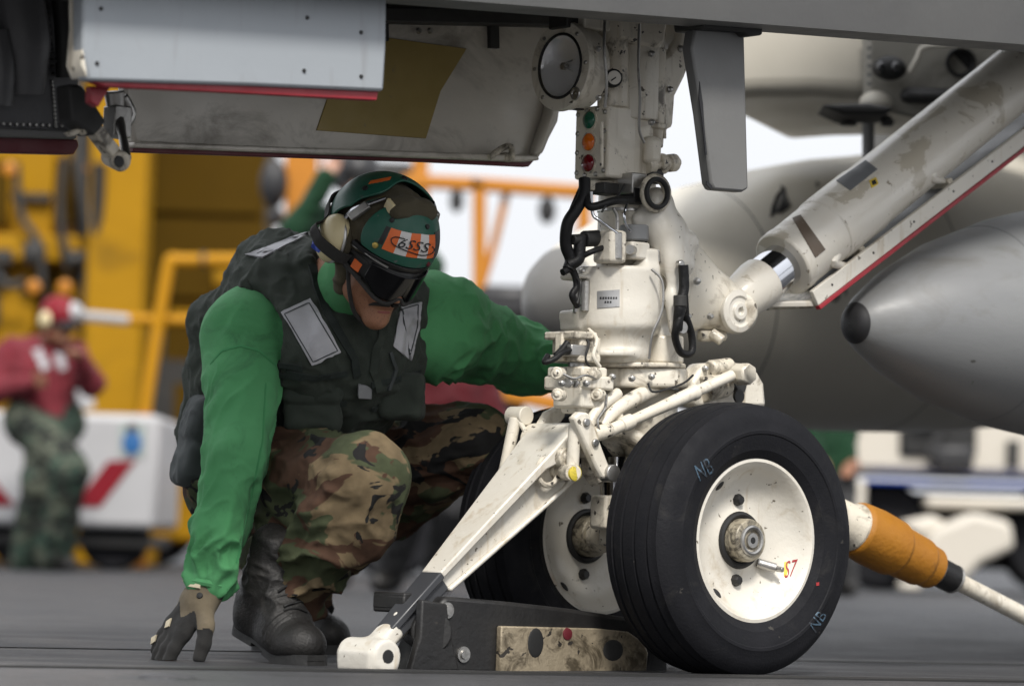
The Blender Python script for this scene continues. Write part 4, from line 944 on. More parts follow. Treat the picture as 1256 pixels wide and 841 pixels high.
b = MB(); b.box(nc+axc*2.2+UB*.50, .8, .06, .15, (FB, EN, UB)); b.build('pylon', M['jet'], tc_, bevel=.02)
tq = bvh(tcb)
text_on(tq, '57', [(1012, 350), (1036, 335), (1046, 356), (1022, 372)], 'tank_number', M['ink'], tc_, .003)
def mark(polys, name, m, off):
    b = MB()
    for poly in polys:
        V = []
        for x, y in poly:
            h, nn = cast(tq, x, y); 
            if h is None: break
            V.append(h+nn*off)
        else: b.add(V, [tuple(range(len(V)))])
    return b.build(name, m, tc_, flat=True)
mark([[(944, 268), (946, 254), (951, 241), (958, 232), (957, 227), (960, 229), (963, 231), (964, 240), (970, 252), (966, 257), (958, 262), (951, 262)]], 'emblem', M['ink'], .003)
mark([[(952, 262), (951, 252), (955, 242), (959, 236), (959, 246), (956, 256)], [(961, 236), (965, 247), (968, 252), (963, 250)]], 'emblem_detail', M['chip'], .004)
mark([[(1000, 226), (1002, 222), (1003, 226), (1007, 227), (1003, 229), (1002, 232)]], 'emblem', M['ink'], .003)

# ------------------------------------------------------------------ catapult shuttle and holdback
shu = thing('catapult_shuttle', 'low black catapult shuttle block with a scraped steel side plate', 'shuttle', (PL(640, 800, 0).x, PL(640, 800, 0).y, 0))
def shp(poly, lat, th, name, m, bev=.004, z0=None):
    b = MB(); b.prism([PL(x, y, lat) for x, y in poly], EN*th); return b.build(name, m, shu, bevel=bev)
shp([(490, 823), (500, 806), (512, 775), (520, 740), (528, 730), (600, 736), (680, 745), (760, 757), (800, 775), (800, 826)], .0, .10, 'shuttle_body', M['blacksteel'], .008)
shp([(612, 767), (730, 770), (768, 774), (788, 788), (792, 800), (790, 824), (610, 824)], .058, .016, 'wear_plate', M['scraped'], .003)
for x, y, rx, rz in ((657, 788, .021, .030),):
    b = MB(); b.ball(PL(x, y, .066), (rx, .002, rz), (EF, EN, EZ), 24, 8); b.build('plate_hole', M['black'], shu)
b = MB(); b.ball(PL(752, 797, .066), (.028, .002, .022), (EF, EN, EZ), 20, 8); b.build('plate_hole', M['dark'], shu)
b = MB(); b.lathe(PL(695, 777, .064), EN, [(0, .013), (.004, .012), (.005, .008)], 16); b.build('plate_bolt', M['darkred'], shu)
for x, y in ((547, 748), (567, 802)):
    b = MB(); b.lathe(PL(x, y, .048), EN, [(0, .016), (.006, .016), (.006, .010), (.010, .009)], 18); b.build('bolt', M['steel'], shu)
shp([(514, 735), (545, 740), (548, 770), (560, 822), (500, 822), (512, 780)], .05, .02, 'side_cheek', M['blacksteel'], .004)
b = MB(); b.box(PL(500, 738, -.05), .05, .05, .014); b.box(PL(482, 738, -.05), .012, .05, .02); b.build('spreader', M['blacksteel'], shu, bevel=.004)
b = MB(); b.cyl(PL(515, 775, -.04), PL(530, 775, .05), .042, n=24); b.build('roller', M['blacksteel'], shu, bevel=.004)
hbk = thing('holdback_bar', 'orange sleeved holdback bar sloping to the deck behind the near wheel', 'holdback bar', (PL(1150, 715, .0).x, PL(1150, 715, .0).y, 0))
hl = .02
h0 = PL(985, 615, hl); h1 = PL(1150, 700, hl); h2 = PL(1300, 790, hl); hd = (h1-h0).normalized(); hL = (h1-h0).length
def ht(x, y): return (PL(x, y, hl)-h0).dot(hd)
b = MB(); b.lathe(h0, hd, [(ht(1044, 650), .05), (ht(1048, 652), .062), (ht(1070, 660), .066), (ht(1095, 672), .064), (ht(1097, 673), .058), (ht(1128, 690), .055), (ht(1130, 691), .050), (ht(1143, 697), .048), (ht(1144, 698), .02)], 40); b.build('sleeve', M['orange'], hbk, bevel=.004)
b = MB(); b.lathe(h0, hd, [(0, .045), (ht(1040, 640), .048), (ht(1046, 645), .056), (ht(1052, 650), .05)], 32); b.build('collar', M['creamdirty'], hbk, bevel=.003)
b = MB(); b.lathe(h0, hd, [(ht(1143, 697), .034), (ht(1168, 711), .033), (ht(1170, 712), .026)], 32); b.build('fitting', M['blacksteel'], hbk, bevel=.004)
b = MB(); b.torus(h0+hd*ht(1169, 711), hd, .029, .005, 28, 8); b.torus(h0+hd*ht(1146, 698), hd, .034, .004, 28, 8); b.build('fitting_ring', M['steel'], hbk)
e = h0+hd*ht(1165, 709)
b = MB(); b.cyl(e, Vector((e.x, e.y, e.z))+hd*.75, .020, n=24); b.build('bar', M['cream'], hbk)
# ------------------------------------------------------------------ cloth and skin
M['skin'] = mat('tan_skin', (.34, .165, .095), .48, col2=(.27, .12, .068), vscale=22, dirt=(.13, .065, .042), dscale=24, dthr=.54, dsoft=.2, damt=.5, bump=.2, bscale=300, chip=(.10, .05, .035), cscale=420, cthr=.63)
M['lip'] = mat('lips', (.24, .065, .055), .4)
M['hair'] = mat('dark_hair', (.014, .010, .008), .6, bump=.4, bscale=400)
M['eyewhite'] = mat('eye_white', (.7, .68, .65), .2); M['iris'] = mat('dark_iris', (.03, .015, .01), .15)
def cloth(name, col, col2, sc=8, weave=900, dirt=None, bump=.25, rough=.85, damt=.4):
    m = mat(name, col, rough, col2=col2, vscale=sc, dirt=dirt, dscale=11, dthr=.53, dsoft=.2, damt=damt, bump=bump, bscale=weave, spec=.25)
    b = m.node_tree.nodes['Principled BSDF']; b.inputs['Sheen Weight'].default_value = .06; return m
M['green'] = cloth('bright_green_jersey', (.062, .240, .092), (.090, .310, .128), 5, 700, (.035, .115, .052), damt=.75)
M['vest'] = cloth('grey_green_vest', (.026, .033, .026), (.038, .046, .037), 9, 600, (.02, .024, .022), .3)
M['vestdark'] = cloth('dark_vest_edge', (.013, .018, .016), (.019, .025, .022), 12, 600)
M['pouch'] = cloth('grey_pouch', (.045, .052, .052), (.058, .066, .066), 9, 500, (.03, .034, .034))
M['reflect'] = cloth('grey_reflective_tape', (.36, .36, .38), (.44, .44, .46), 12, 500, (.20, .19, .20), .2, .5, .6)
M['capcloth'] = cloth('olive_brown_cap_cloth', (.085, .072, .045), (.06, .052, .034), 14, 500, (.035, .03, .022))
M['boot'] = mat('black_leather', (.011, .0105, .010), .5, col2=(.018, .017, .0165), vscale=16, dirt=(.06, .055, .05), dscale=12, dthr=.56, damt=.5, spec=.35, bump=.25, bscale=160)
M['sole'] = mat('boot_sole', (.016, .016, .016), .6, bump=.2)
M['khaki'] = cloth('khaki_glove', (.17, .14, .095), (.13, .105, .07), 20, 500, (.06, .05, .04))
M['gblack'] = cloth('black_glove', (.016, .016, .016), (.028, .027, .026), 20, 500)
M['tan'] = mat('tan_tab', (.55, .48, .34), .6)
M['gshell'] = mat('green_helmet_shell', (.010, .078, .050), .48, col2=(.014, .10, .066), vscale=12, dirt=(.07, .09, .08), dscale=30, dthr=.60, dsoft=.08, damt=.6, bump=.05, chip=(.10, .12, .11), cscale=60, cthr=.70)
M['hborange'] = mat('orange_tape', (.72, .14, .025), .45, dirt=(.4, .12, .05), dscale=60, dthr=.63, damt=.5)
M['hbwhite'] = mat('silver_white_tape', (.62, .60, .58), .42, dirt=(.3, .28, .25), dscale=70, dthr=.60, damt=.6)
M['earcream'] = mat('cream_ear_cup', (.66, .56, .33), .38, dirt=(.35, .28, .15), dscale=25, dthr=.62)
M['earblue'] = mat('blue_ear_tape', (.02, .06, .40), .4)
M['strap'] = cloth('charcoal_strap', (.028, .027, .026), (.038, .036, .034), 30, 500)
M['goggle'] = mat('black_goggle_rubber', (.008, .008, .008), .45, bump=.08)
M['gogglelens'] = mat('smoked_goggle_lens', (.004, .004, .005), .12, spec=.25, rvar=.03)
M['brass'] = mat('brass_stud', (.55, .42, .12), .35, .8)
def camo(name, tan, green, brown, black, sc=7.5, str_=(1, 1, 1.5)):
    m = bpy.data.materials.new(name); m.use_nodes = True; n = m.node_tree; b = n.nodes['Principled BSDF']
    b.inputs['Roughness'].default_value = .85; b.inputs['Specular IOR Level'].default_value = .2
    tc = n.nodes.new('ShaderNodeTexCoord'); cur = None
    for i, (c, s, th) in enumerate(((green, 1., .49), (brown, 1.15, .545), (black, 1.5, .60))):
        mp = n.nodes.new('ShaderNodeMapping'); mp.inputs['Location'].default_value = (i*3.7+1.3, i*5.1, i*2.3); mp.inputs['Scale'].default_value = str_; mp.inputs['Rotation'].default_value = (.3, .5*i-.3, .6)
        n.links.new(tc.outputs['Object'], mp.inputs[0])
        t = n.nodes.new('ShaderNodeTexNoise'); t.inputs['Scale'].default_value = sc*s; t.inputs['Detail'].default_value = 3.5; t.inputs['Distortion'].default_value = .7; t.inputs['Roughness'].default_value = .55
        n.links.new(mp.outputs[0], t.inputs['Vector'])
        r = n.nodes.new('ShaderNodeMapRange'); r.inputs[1].default_value = th-.006; r.inputs[2].default_value = th+.006; n.links.new(t.outputs[0], r.inputs[0])
        x = n.nodes.new('ShaderNodeMix'); x.data_type = 'RGBA'; n.links.new(r.outputs[0], x.inputs[0])
        if cur is None: x.inputs[6].default_value = (*tan, 1)
        else: n.links.new(cur, x.inputs[6])
        x.inputs[7].default_value = (*c, 1); cur = x.outputs[2]
    t = n.nodes.new('ShaderNodeTexNoise'); t.inputs['Scale'].default_value = 30; t.inputs['Detail'].default_value = 6
    n.links.new(tc.outputs['Object'], t.inputs['Vector'])
    r = n.nodes.new('ShaderNodeMapRange'); r.inputs[1].default_value = .3; r.inputs[2].default_value = .7; r.inputs[3].default_value = .7; r.inputs[4].default_value = 1.15; n.links.new(t.outputs[0], r.inputs[0])
    x = n.nodes.new('ShaderNodeMix'); x.data_type = 'RGBA'; x.blend_type = 'MULTIPLY'; x.inputs[0].default_value = 1.; n.links.new(cur, x.inputs[6]); n.links.new(r.outputs[0], x.inputs[7])
    n.links.new(x.outputs[2], b.inputs['Base Color'])
    t2 = n.nodes.new('ShaderNodeTexNoise'); t2.inputs['Scale'].default_value = 700; n.links.new(tc.outputs['Object'], t2.inputs['Vector'])
    bp_ = n.nodes.new('ShaderNodeBump'); bp_.inputs['Strength'].default_value = .25; bp_.inputs['Distance'].default_value = .01; n.links.new(t2.outputs[0], bp_.inputs['Height']); n.links.new(bp_.outputs[0], b.inputs['Normal'])
    return m
M['camo'] = camo('woodland_camouflage', (.145, .108, .062), (.052, .062, .032), (.066, .036, .023), (.013, .013, .013), 5.6)
M['camodark'] = camo('dark_woodland_camouflage', (.09, .10, .075), (.035, .06, .045), (.03, .035, .03), (.012, .013, .013), 5)

# ------------------------------------------------------------------ the kneeling crewman
J = dict(pel=P(322, 560, 7.36), bel=P(362, 500, 7.26), che=P(398, 425, 7.17), ubk=P(350, 352, 7.27),
         rs=P(302, 410, 7.10), re=P(290, 560, 6.95), rw=P(258, 712, 6.93),
         ls=P(530, 398, 7.26), le=P(632, 436, 7.52), lw=P(722, 462, 7.42),
         nk=P(430, 345, 7.10), rh=P(300, 592, 7.25), lh=P(390, 580, 7.42),
         rk=P(449, 586, 6.84), ra=P(340, 738, 7.02), lk=P(582, 542, 7.33), la=P(372, 700, 7.62))
HC = P(464, 310, 6.96)
HF = Vector((.49, -.60, -.635)).normalized(); 
HU = (EZ-HF*EZ.dot(HF)).normalized(); HL = HU.cross(HF).normalized()
HS = 1.0
def H(x, y, z): return HC+(HL*x+HF*y+HU*z)*HS
HAX = (HL, HF, HU)
man = thing('person', 'kneeling person in bright green jersey, dark vest, camouflage trousers and green helmet with goggles', 'person', (J['ra'].x, J['ra'].y, 0))

def hand(w, fwd, side, up, scale, curl, spread, thumb_out, pad=0.):
    """palm and five fingers. fwd: towards the fingertips, side: towards the thumb, up: back of the hand"""
    s = scale; pr = []
    k0 = w+fwd*.045*s
    pr.append(cap(w-fwd*.02*s, w+fwd*.02*s, .026*s+pad, .027*s+pad, .02, flat=(up, .75)))
    tips = []
    for i, (off, L, r) in enumerate(((.028, .073, .0095), (.009, .082, .0098), (-.010, .076, .0094), (-.028, .060, .0085))):
        kn = w+fwd*(.088-.004*abs(i-1))*s+side*off*s
        pr.append(cap(w+fwd*.02*s+side*off*.55*s, kn, .015*s+pad, .0135*s+pad, .016, flat=(up, .85)))
        d = (fwd+side*(spread*(1.2-i)*.5)).normalized(); p = kn
        for j, (fr, cu) in enumerate(((.45, curl[0]), (.30, curl[1]), (.25, curl[2]))):
            ca = cu; d = (d*math.cos(ca)-up*math.sin(ca)).normalized() if j == 0 else (d*math.cos(ca)-up_*math.sin(ca)).normalized()
            up_ = (up-d*up.dot(d)).normalized()
            q = p+d*(L*fr*s); pr.append(cap(p, q, (r*(1.0-.08*j))*s+pad, (r*(.96-.1*j))*s+pad, .006)); p = q
        tips.append(p)
    t0 = w+fwd*.025*s+side*.025*s; t1 = t0+(fwd*.6+side*thumb_out-up*.25).normalized()*.042*s; t2 = t1+(fwd*.85+side*thumb_out*.45-up*.35).normalized()*.032*s; t3 = t2+(fwd*.95+side*thumb_out*.2-up*.3).normalized()*.026*s
    pr += [cap(t0, t1, .0165*s+pad, .0125*s+pad, .014), cap(t1, t2, .0120*s+pad, .0108*s+pad, .006), cap(t2, t3, .0108*s+pad, .009*s+pad, .006)]
    return pr, tips
# right hand reaches the deck: fingertips at the left, thumb towards the boot
rw = J['rw']; tipg = G(190, 806); 
hw = P(252, 726, 6.93)
kn = P(214, 776, 6.92)
hf = (kn-hw).normalized()
hside = (Vector((.52, -.62, -.05))); hside = (hside-hf*hside.dot(hf)).normalized()
hup = hside.cross(hf).normalized()
if hup.x > 0: hup = -hup
def rhand(pad): return hand(hw, hf, hside, hup, 1.10, (.05, .18, .10), .10, .75, pad)[0]
# the left hand closes round the back of the strut
lhf = (P(760, 462, 7.30)-J['lw']).normalized(); lhs = Vector((0, 0, 1)); lhs = (lhs-lhf*lhs.dot(lhf)).normalized(); lhu = lhs.cross(lhf).normalized()
if lhu.y < 0: lhu = -lhu
def lhand(pad): return hand(J['lw']+lhf*.03, lhf, lhs, lhu, 1.05, (.35, .5, .3), .05, .8, pad)[0]

def head_prims(C_, ax, s):
    hl, hf_, hu = ax
    def h(x, y, z): return C_+(hl*x+hf_*y+hu*z)*s
    pr = [ell(h(0, -.015, .045), (.076*s, .095*s, .082*s), ax, .03), ell(h(0, .025, -.035), (.064*s, .068*s, .080*s), ax, .03),
          cap(h(-.045, .03, -.072), h(0, .080, -.102), .020*s, .019*s, .03), cap(h(.045, .03, -.072), h(0, .080, -.102), .020*s, .019*s, .03),
          ell(h(0, .086, -.104), (.020*s, .015*s, .015*s), ax, .02),
          ell(h(-.04, .060, -.028), (.022*s, .020*s, .018*s), ax, .025), ell(h(.04, .060, -.028), (.022*s, .020*s, .018*s), ax, .025),
          cap(h(-.045, .078, .022), h(.045, .078, .022), .012*s, None, .02),
          cap(h(0, .088, .012), h(0, .111, -.032), .009*s, .013*s, .014), ell(h(-.014, .099, -.035), (.009*s, .010*s, .008*s), ax, .008), ell(h(.014, .099, -.035), (.009*s, .010*s, .008*s), ax, .008),
          ell(h(-.031, .088, .004), (.015*s, .012*s, .011*s), ax, .012, 'cut'), ell(h(.031, .088, .004), (.015*s, .012*s, .011*s), ax, .012, 'cut'),
          ell(h(-.031, .079, .004), (.0125*s, .0125*s, .0125*s), ax, .004), ell(h(.031, .079, .004), (.0125*s, .0125*s, .0125*s), ax, .004),
          ell(h(0, .092, -.060), (.026*s, .012*s, .009*s), ax, .012), ell(h(0, .093, -.066), (.022*s, .010*s, .0065*s), ax, .006), ell(h(0, .090, -.080), (.021*s, .010*s, .007*s), ax, .008),
          cap(h(-.024, .101, -.0725), h(.024, .101, -.0725), .0028*s, None, .006, 'cut'),
          ell(h(-.078, -.005, -.012), (.009*s, .020*s, .030*s), ax, .008), ell(h(.078, -.005, -.012), (.009*s, .020*s, .030*s), ax, .008)]
    return pr, h
hp, hfun = head_prims(HC, HAX, HS)
body = hp+[cap(hfun(0, -.03, -.05), J['nk'], .055, .062, .04), cap(J['nk'], J['che'], .07, .10, .06), ell(J['che'], (.165, .11, .16), None, .06), cap(J['che'], J['bel'], .13, .125, .05), cap(J['bel'], J['pel'], .125, .135, .05),
     cap(J['ubk'], J['rs'], .08, .062, .05), cap(J['ubk'], J['ls'], .08, .062, .05), cap(J['rs'], J['re'], .052, .042, .03), cap(J['re'], J['rw'], .042, .029, .02), cap(J['rw'], hw, .028, .028, .02),
     cap(J['ls'], J['le'], .058, .046, .03), cap(J['le'], J['lw'], .045, .030, .02), cap(J['pel'], J['rh'], .12, .10, .05), cap(J['pel'], J['lh'], .12, .10, .05),
     cap(J['rh'], J['rk'], .085, .058, .04), cap(J['rk'], J['ra'], .056, .040, .03), cap(J['lh'], J['lk'], .085, .058, .04), cap(J['lk'], J['la'], .056, .040, .03),
     cap(J['ra'], J['ra']+Vector((.03, -.06, -.05)), .036, .03, .02), cap(J['la']+Vector((0, 0, 0)), J['la']+Vector((.02, -.02, -.06)), .034, .028, .02)]+rhand(-.0015)+lhand(-.0015)
soft(body, .0052, 'body', M['skin'], man, smooth=1)
# face details
b = MB(); b.ball(H(0, .0985, -.0655), (.018*HS, .004, .004*HS), HAX); b.ball(H(0, .0965, -.0795), (.017*HS, .005, .0055*HS), HAX); b.build('lips', M['lip'], man)
b = MB()
for sx in (-1, 1):
    b.tube([H(sx*.003, .1065, -.0545), H(sx*.016, .1035, -.0555), H(sx*.030, .094, -.0625), H(sx*.037, .087, -.071)], [.004, .005, .0038, .0015], 8)
b.build('moustache', M['hair'], man)
b = MB()
for sx in (-1, 1): b.tube([H(sx*.012, .0885, .0205), H(sx*.03, .0875, .026), H(sx*.05, .072, .022)], [.003, .0035, .0015], 8)
b.build('eyebrow', M['hair'], man)
for sx in (-1, 1):
    b = MB(); b.ball(H(sx*.031, .0805, .004), (.0117*HS,)*3, HAX); e_ = b.build('eye', M['eyewhite'], man)
    b = MB(); b.ball(H(sx*.031, .0895, .003), (.005, .003, .005), HAX, 14, 8); b.build('iris', M['iris'], e_)

# jersey
v3 = lambda v: np.array(v)
f1 = limb_folds(J['rs'], J['re'], .020, 9, 3, .8, ends=lambda t: .25+.75*np.clip((t-.35)/.35, 0, 1)); f2 = limb_folds(J['re'], J['rw'], .021, 13, 8, .9, ends=lambda t: .55+.45*np.clip(np.abs(t-.45)/.3, 0, 1))
f3 = limb_folds(J['ls'], J['le'], .018, 11, 21, .8); f4 = limb_folds(J['le'], J['lw'], .018, 15, 33, .9)
def near_seg(V, a, b):
    a, b = np.array(a), np.array(b); ba = b-a; t = np.clip(((V-a)@ba)/(ba@ba), 0, 1); return np.linalg.norm(V-a-t[:, None]*ba, axis=1)
def jdisp(V, N):
    d = [near_seg(V, J['rs'], J['re']), near_seg(V, J['re'], J['rw']), near_seg(V, J['ls'], J['le']), near_seg(V, J['le'], J['lw'])]; D = np.stack(d, 1); am = D.argmin(1); m = D.min(1) < .13
    r = np.zeros(len(V))
    fs = [f(V) for f in (f1, f2, f3, f4)]
    w = np.exp(-(D/ .03)); w /= w.sum(1, keepdims=True)
    for i in range(4): r += w[:, i]*fs[i]
    return r*m+(fbm(V*30, 4)-.45)*.0025
cuff = J['rw']+(J['rw']-J['re']).normalized()*.005
jer = [cap(J['rs'], J['rs']+(J['re']-J['rs'])*.35, .083, .074, .03), cap(J['rs']+(J['re']-J['rs'])*.35, J['re'], .073, .056, .03), cap(J['re'], J['re']+(J['rw']-J['re'])*.6, .055, .051, .02), cap(J['re']+(J['rw']-J['re'])*.6, cuff, .052, .043, .02),
       cap(J['ubk'], J['rs'], .088, .080, .05), cap(J['ubk']+Vector((.02, 0, 0)), J['che'], .09, .12, .05), cap(J['ls'], J['le'], .096, .070, .04), cap(J['le'], J['lw'], .070, .050, .04), cap(J['che'], J['ls'], .12, .10, .06),
       ell(J['che'], (.17, .115, .165), None, .05), cap(J['nk']+Vector((-.01, .01, -.02)), HC+HF*-.028*HS+HU*-.078*HS, .078, .066, .03), cap(J['che'], J['bel'], .135, .13, .05)]
jersey = soft(jer, .0040, 'jersey', M['green'], man, disp=jdisp, smooth=1)
b = MB(); b.torus(J['rw']+(J['rw']-J['re']).normalized()*.008, (J['rw']-J['re']), .038, .008, 28, 8); b.build('cuff', M['green'], man)
def seam_on(ob, pts, w, name, m): return strip(bvh(ob), pts, w, name, M[m], .0012, 30)
# vest: thick padded shell, open at the front, with arm holes
AXT = (J['nk']-J['pel']).normalized()
vst = [ell(J['che']+Vector((-.005, .01, 0)), (.200, .140, .19), None, .05), cap(J['che']+Vector((-.07, .05, -.02)), J['pel']+Vector((-.02, .03, .03)), .165, .155, .06), cap(J['che']+Vector((.05, 0, -.02)), J['bel']+Vector((.05, -.02, 0)), .145, .135, .05), cap(J['bel']+Vector((.02, -.02, 0)), J['pel']+Vector((.10, -.04, .05)), .14, .12, .05),
       cap(J['ubk']+Vector((-.005, 0, 0)), J['rs']+Vector((.055, .03, .015)), .118, .100, .04), cap(P(350, 360, 7.14), P(385, 430, 7.06), .075, .085, .05), cap(J['ubk']+Vector((.03, 0, .0)), J['nk']+Vector((-.03, .03, -.01)), .10, .095, .04), cap(J['nk']+Vector((.03, .02, -.03)), J['ls']+Vector((-.05, 0, 0)), .085, .095, .04),
       cap(P(282, 398, 7.34), P(275, 520, 7.36), .085, .085, .05),
       # cuts: right arm hole, left arm, neck opening
       cap(J['rs']+Vector((-.02, -.06, .0)), J['rs']+Vector((-.15, -.42, -.10)), .108, .13, .012, 'cut'), cap(J['rs']+Vector((-.012, -.05, -.02)), J['re']+Vector((-.02, -.05, .12)), .094, .07, .012, 'cut'), cap(J['ls']+Vector((.075, .0, .01)), J['le'], .112, .10, .012, 'cut'),
       cap(J['nk']+Vector((0, -.01, .06)), J['nk']+Vector((.014, -.10, -.02)), .082, .07, .012, 'cut'), cap(J['nk']+Vector((.014, -.12, -.02)), P(462, 455, 6.93), .066, .012, .01, 'cut')]
def vdisp(V, N):
    s = V@np.array(AXT); p = np.stack([V[:, 0]*14, V[:, 1]*10, s*16], 1)+(fbm(V*7, 31)[:, None]-.45)*2.2
    n = vnoise(p, 5); rid = np.clip(1-np.abs(2*n-1)/.8, 0, 1)**2
    p2 = np.stack([V[:, 0]*38, V[:, 1]*30, s*34], 1)+(fbm(V*12, 37)[:, None]-.45)*3
    n2 = vnoise(p2, 6); r2 = np.clip(1-np.abs(2*n2-1)/.8, 0, 1)**2
    return rid*.014+r2*.006+(fbm(V*24, 14)-.45)*.008-.006
vest = soft(vst, .0055, 'vest', M['vest'], man, disp=vdisp, smooth=1)
tv = bvh(vest); tvj = bvh(vest, jersey)
def vpatch(q, name, m, off=.005, thick=.004, n=14, mm=18, wav=.0012, label=None, tree=None): return drape(tree or tv, q, name, m, man, off, n, mm, thick, label, wav)
rp = vpatch([(346, 383), (381, 367), (418, 431), (382, 448)], 'reflective_patch', M['reflect'], .005)
lp = vpatch([(491, 376), (516, 370), (514, 400), (503, 442)], 'reflective_patch', M['reflect'], .005); 
vpatch([(482, 424), (490, 382), (497, 377), (500, 440)], 'reflective_patch', M['reflect'], .004, n=6)
sp_patch = vpatch([(302, 313), (372, 287), (384, 285), (322, 317)], 'shoulder_tape', M['reflect'], .004, n=10, mm=6)
for pq_ in (rp, lp):
    pass
# stitched edges, straps and webbing
def strip(tree, pts, w, name, m, off=.003, n=40):
    """a narrow band lying on a surface along a picture path"""
    b = MB(); L_ = []; 
    seg = [math.hypot(pts[i+1][0]-pts[i][0], pts[i+1][1]-pts[i][1]) for i in range(len(pts)-1)]; T = sum(seg)
    for k in range(n+1):
        s = T*k/n; i = 0
        while i < len(seg)-1 and s > seg[i]: s -= seg[i]; i += 1
        f = min(s/seg[i], 1); x = pts[i][0]*(1-f)+pts[i+1][0]*f; y = pts[i][1]*(1-f)+pts[i+1][1]*f
        h, nn = cast(tree, x, y)
        if h is not None: L_.append((h, nn))
    V = []; 
    # keep only points on one continuous surface, then smooth their normals
    good = []
    for i, (h, nn) in enumerate(L_):
        if not good or (h-good[-1][0]).length < .05: good.append((h, nn))
    for i, (h, nn) in enumerate(good):
        a_ = good[max(i-1, 0)][0]; c_ = good[min(i+1, len(good)-1)][0]; d = (c_-a_).normalized()
        nm = sum((good[j][1] for j in range(max(0, i-2), min(len(good), i+3))), Vector()).normalized()
        sd_ = d.cross(nm).normalized()*w*.5
        V += [h+nm*off+sd_, h+nm*off*1.0-sd_, h-nm*.003-sd_, h-nm*.003+sd_]
    N = len(good); F = []
    for i in range(N-1):
        for k in range(4): F.append((i*4+k, i*4+(k+1) % 4, i*4+4+(k+1) % 4, i*4+4+k))
    if N > 1:
        F += [(3, 2, 1, 0), tuple((N-1)*4+k for k in range(4))]; b.add(V, F); return b.build(name, m, man, angle=50)
strip(tv, [(383, 325), (388, 350), (402, 385), (420, 415), (434, 440), (438, 462)], .017, 'collar_edge', M['vestdark'], .004)
strip(tv, [(300, 345), (312, 360), (328, 385), (338, 410), (343, 440)], .012, 'armhole_edge', M['vest'], .004)
strip(tv, [(345, 402), (342, 450), (346, 500), (350, 535)], .010, 'vest_seam', M['vestdark'], .003)
for y in range(412, 470, 12): strip(tv, [(341, y), (358, y+1), (372, y+4)], .011, 'webbing_loop', M['vestdark'], .004, 10)
for y in (456, 492): strip(tv, [(352, y), (385, y+8), (425, y+2)], .012, 'webbing_band', M['vestdark'], .004, 24)
for y in (470, 500): strip(tv, [(455, y+2), (485, y-4), (515, y-14)], .012, 'webbing_band', M['vestdark'], .004, 24)
strip(tv, [(472, 395), (462, 430), (458, 455), (466, 480)], .016, 'collar_edge', M['vest'], .005)
strip(tv, [(478, 432), (485, 452), (476, 478)], .007, 'pull_cord', M['pouch'], .006)
b = MB(); h, nn = cast(tv, 447, 478)
if h is not None: b.box(h+nn*.006, .018, .006, .014, (HL, nn, EZ)); b.build('buckle', M['plate_grey'], man, bevel=.003)
h, nn = cast(tv, 494, 467)
if h is not None:
    b = MB(); b.box(h+nn*.003, .012, .003, .004, (Vector((1, 0, 0)), nn, EZ)); b.build('red_tab', M['red'], man, bevel=.001)
tj_ = bvh(jersey)
M['greenseam'] = cloth('jersey_seam_thread', (.05, .22, .085), (.06, .26, .10), 9, 700)
strip(tj_, [(338, 448), (318, 430), (295, 424), (272, 430), (258, 446)], .005, 'sleeve_seam', M['greenseam'], .0012, 30)
strip(tj_, [(326, 470), (322, 540), (308, 610), (290, 690)], .004, 'sleeve_seam', M['greenseam'], .0010, 50)
for pch, qd in ((rp, [(349, 385), (379, 371), (414, 430), (384, 444)]), (lp, [(493, 379), (513, 373), (512, 400), (503, 436)])):
    if pch is not None:
        tp_ = bvh(pch)
        strip(tp_, qd+[qd[0]], .0022, 'patch_stitch', M['pouch'], .0012, 60)
# pouch on his hip and front pockets
pc = P(254, 545, 7.22); pa = (Vector((.94, -.30, .10)).normalized(), ); px_ = Vector((.93, .25, -.22)).normalized(); pz_ = Vector((.18, 0, .98)); pz_ = (pz_-px_*pz_.dot(px_)).normalized(); py_ = pz_.cross(px_)
pou = [rbx(pc, (.030, .045, .072), .022, (px_, py_, pz_), .02), rbx(pc+pz_*.045-py_*.004, (.033, .048, .026), .022, (px_, py_, pz_), .006), rbx(pc-pz_*.04+py_*-.01, (.026, .050, .02), .02, (px_, py_, pz_), .01)]
def pdisp(V, N): return (np.clip(1-np.abs(2*vnoise(V*np.array([22, 22, 34.])+(fbm(V*10, 3)[:, None])*2.5, 8)-1), 0, 1)**2)*.006
soft(pou, .005, 'pouch', M['pouch'], man, disp=pdisp, smooth=1)
fp = [rbx(P(384, 498, 7.075), (.045, .022, .040), .012, None, .012), rbx(P(384, 478, 7.062), (.048, .022, .014), .012, None, .006)]
soft(fp, .006, 'chest_pocket', M['vest'], man, disp=pdisp, smooth=1)
fp = [rbx(P(492, 486, 7.12), (.034, .022, .034), .012, None, .012)]
soft(fp, .006, 'chest_pocket', M['vest'], man, disp=pdisp, smooth=1)

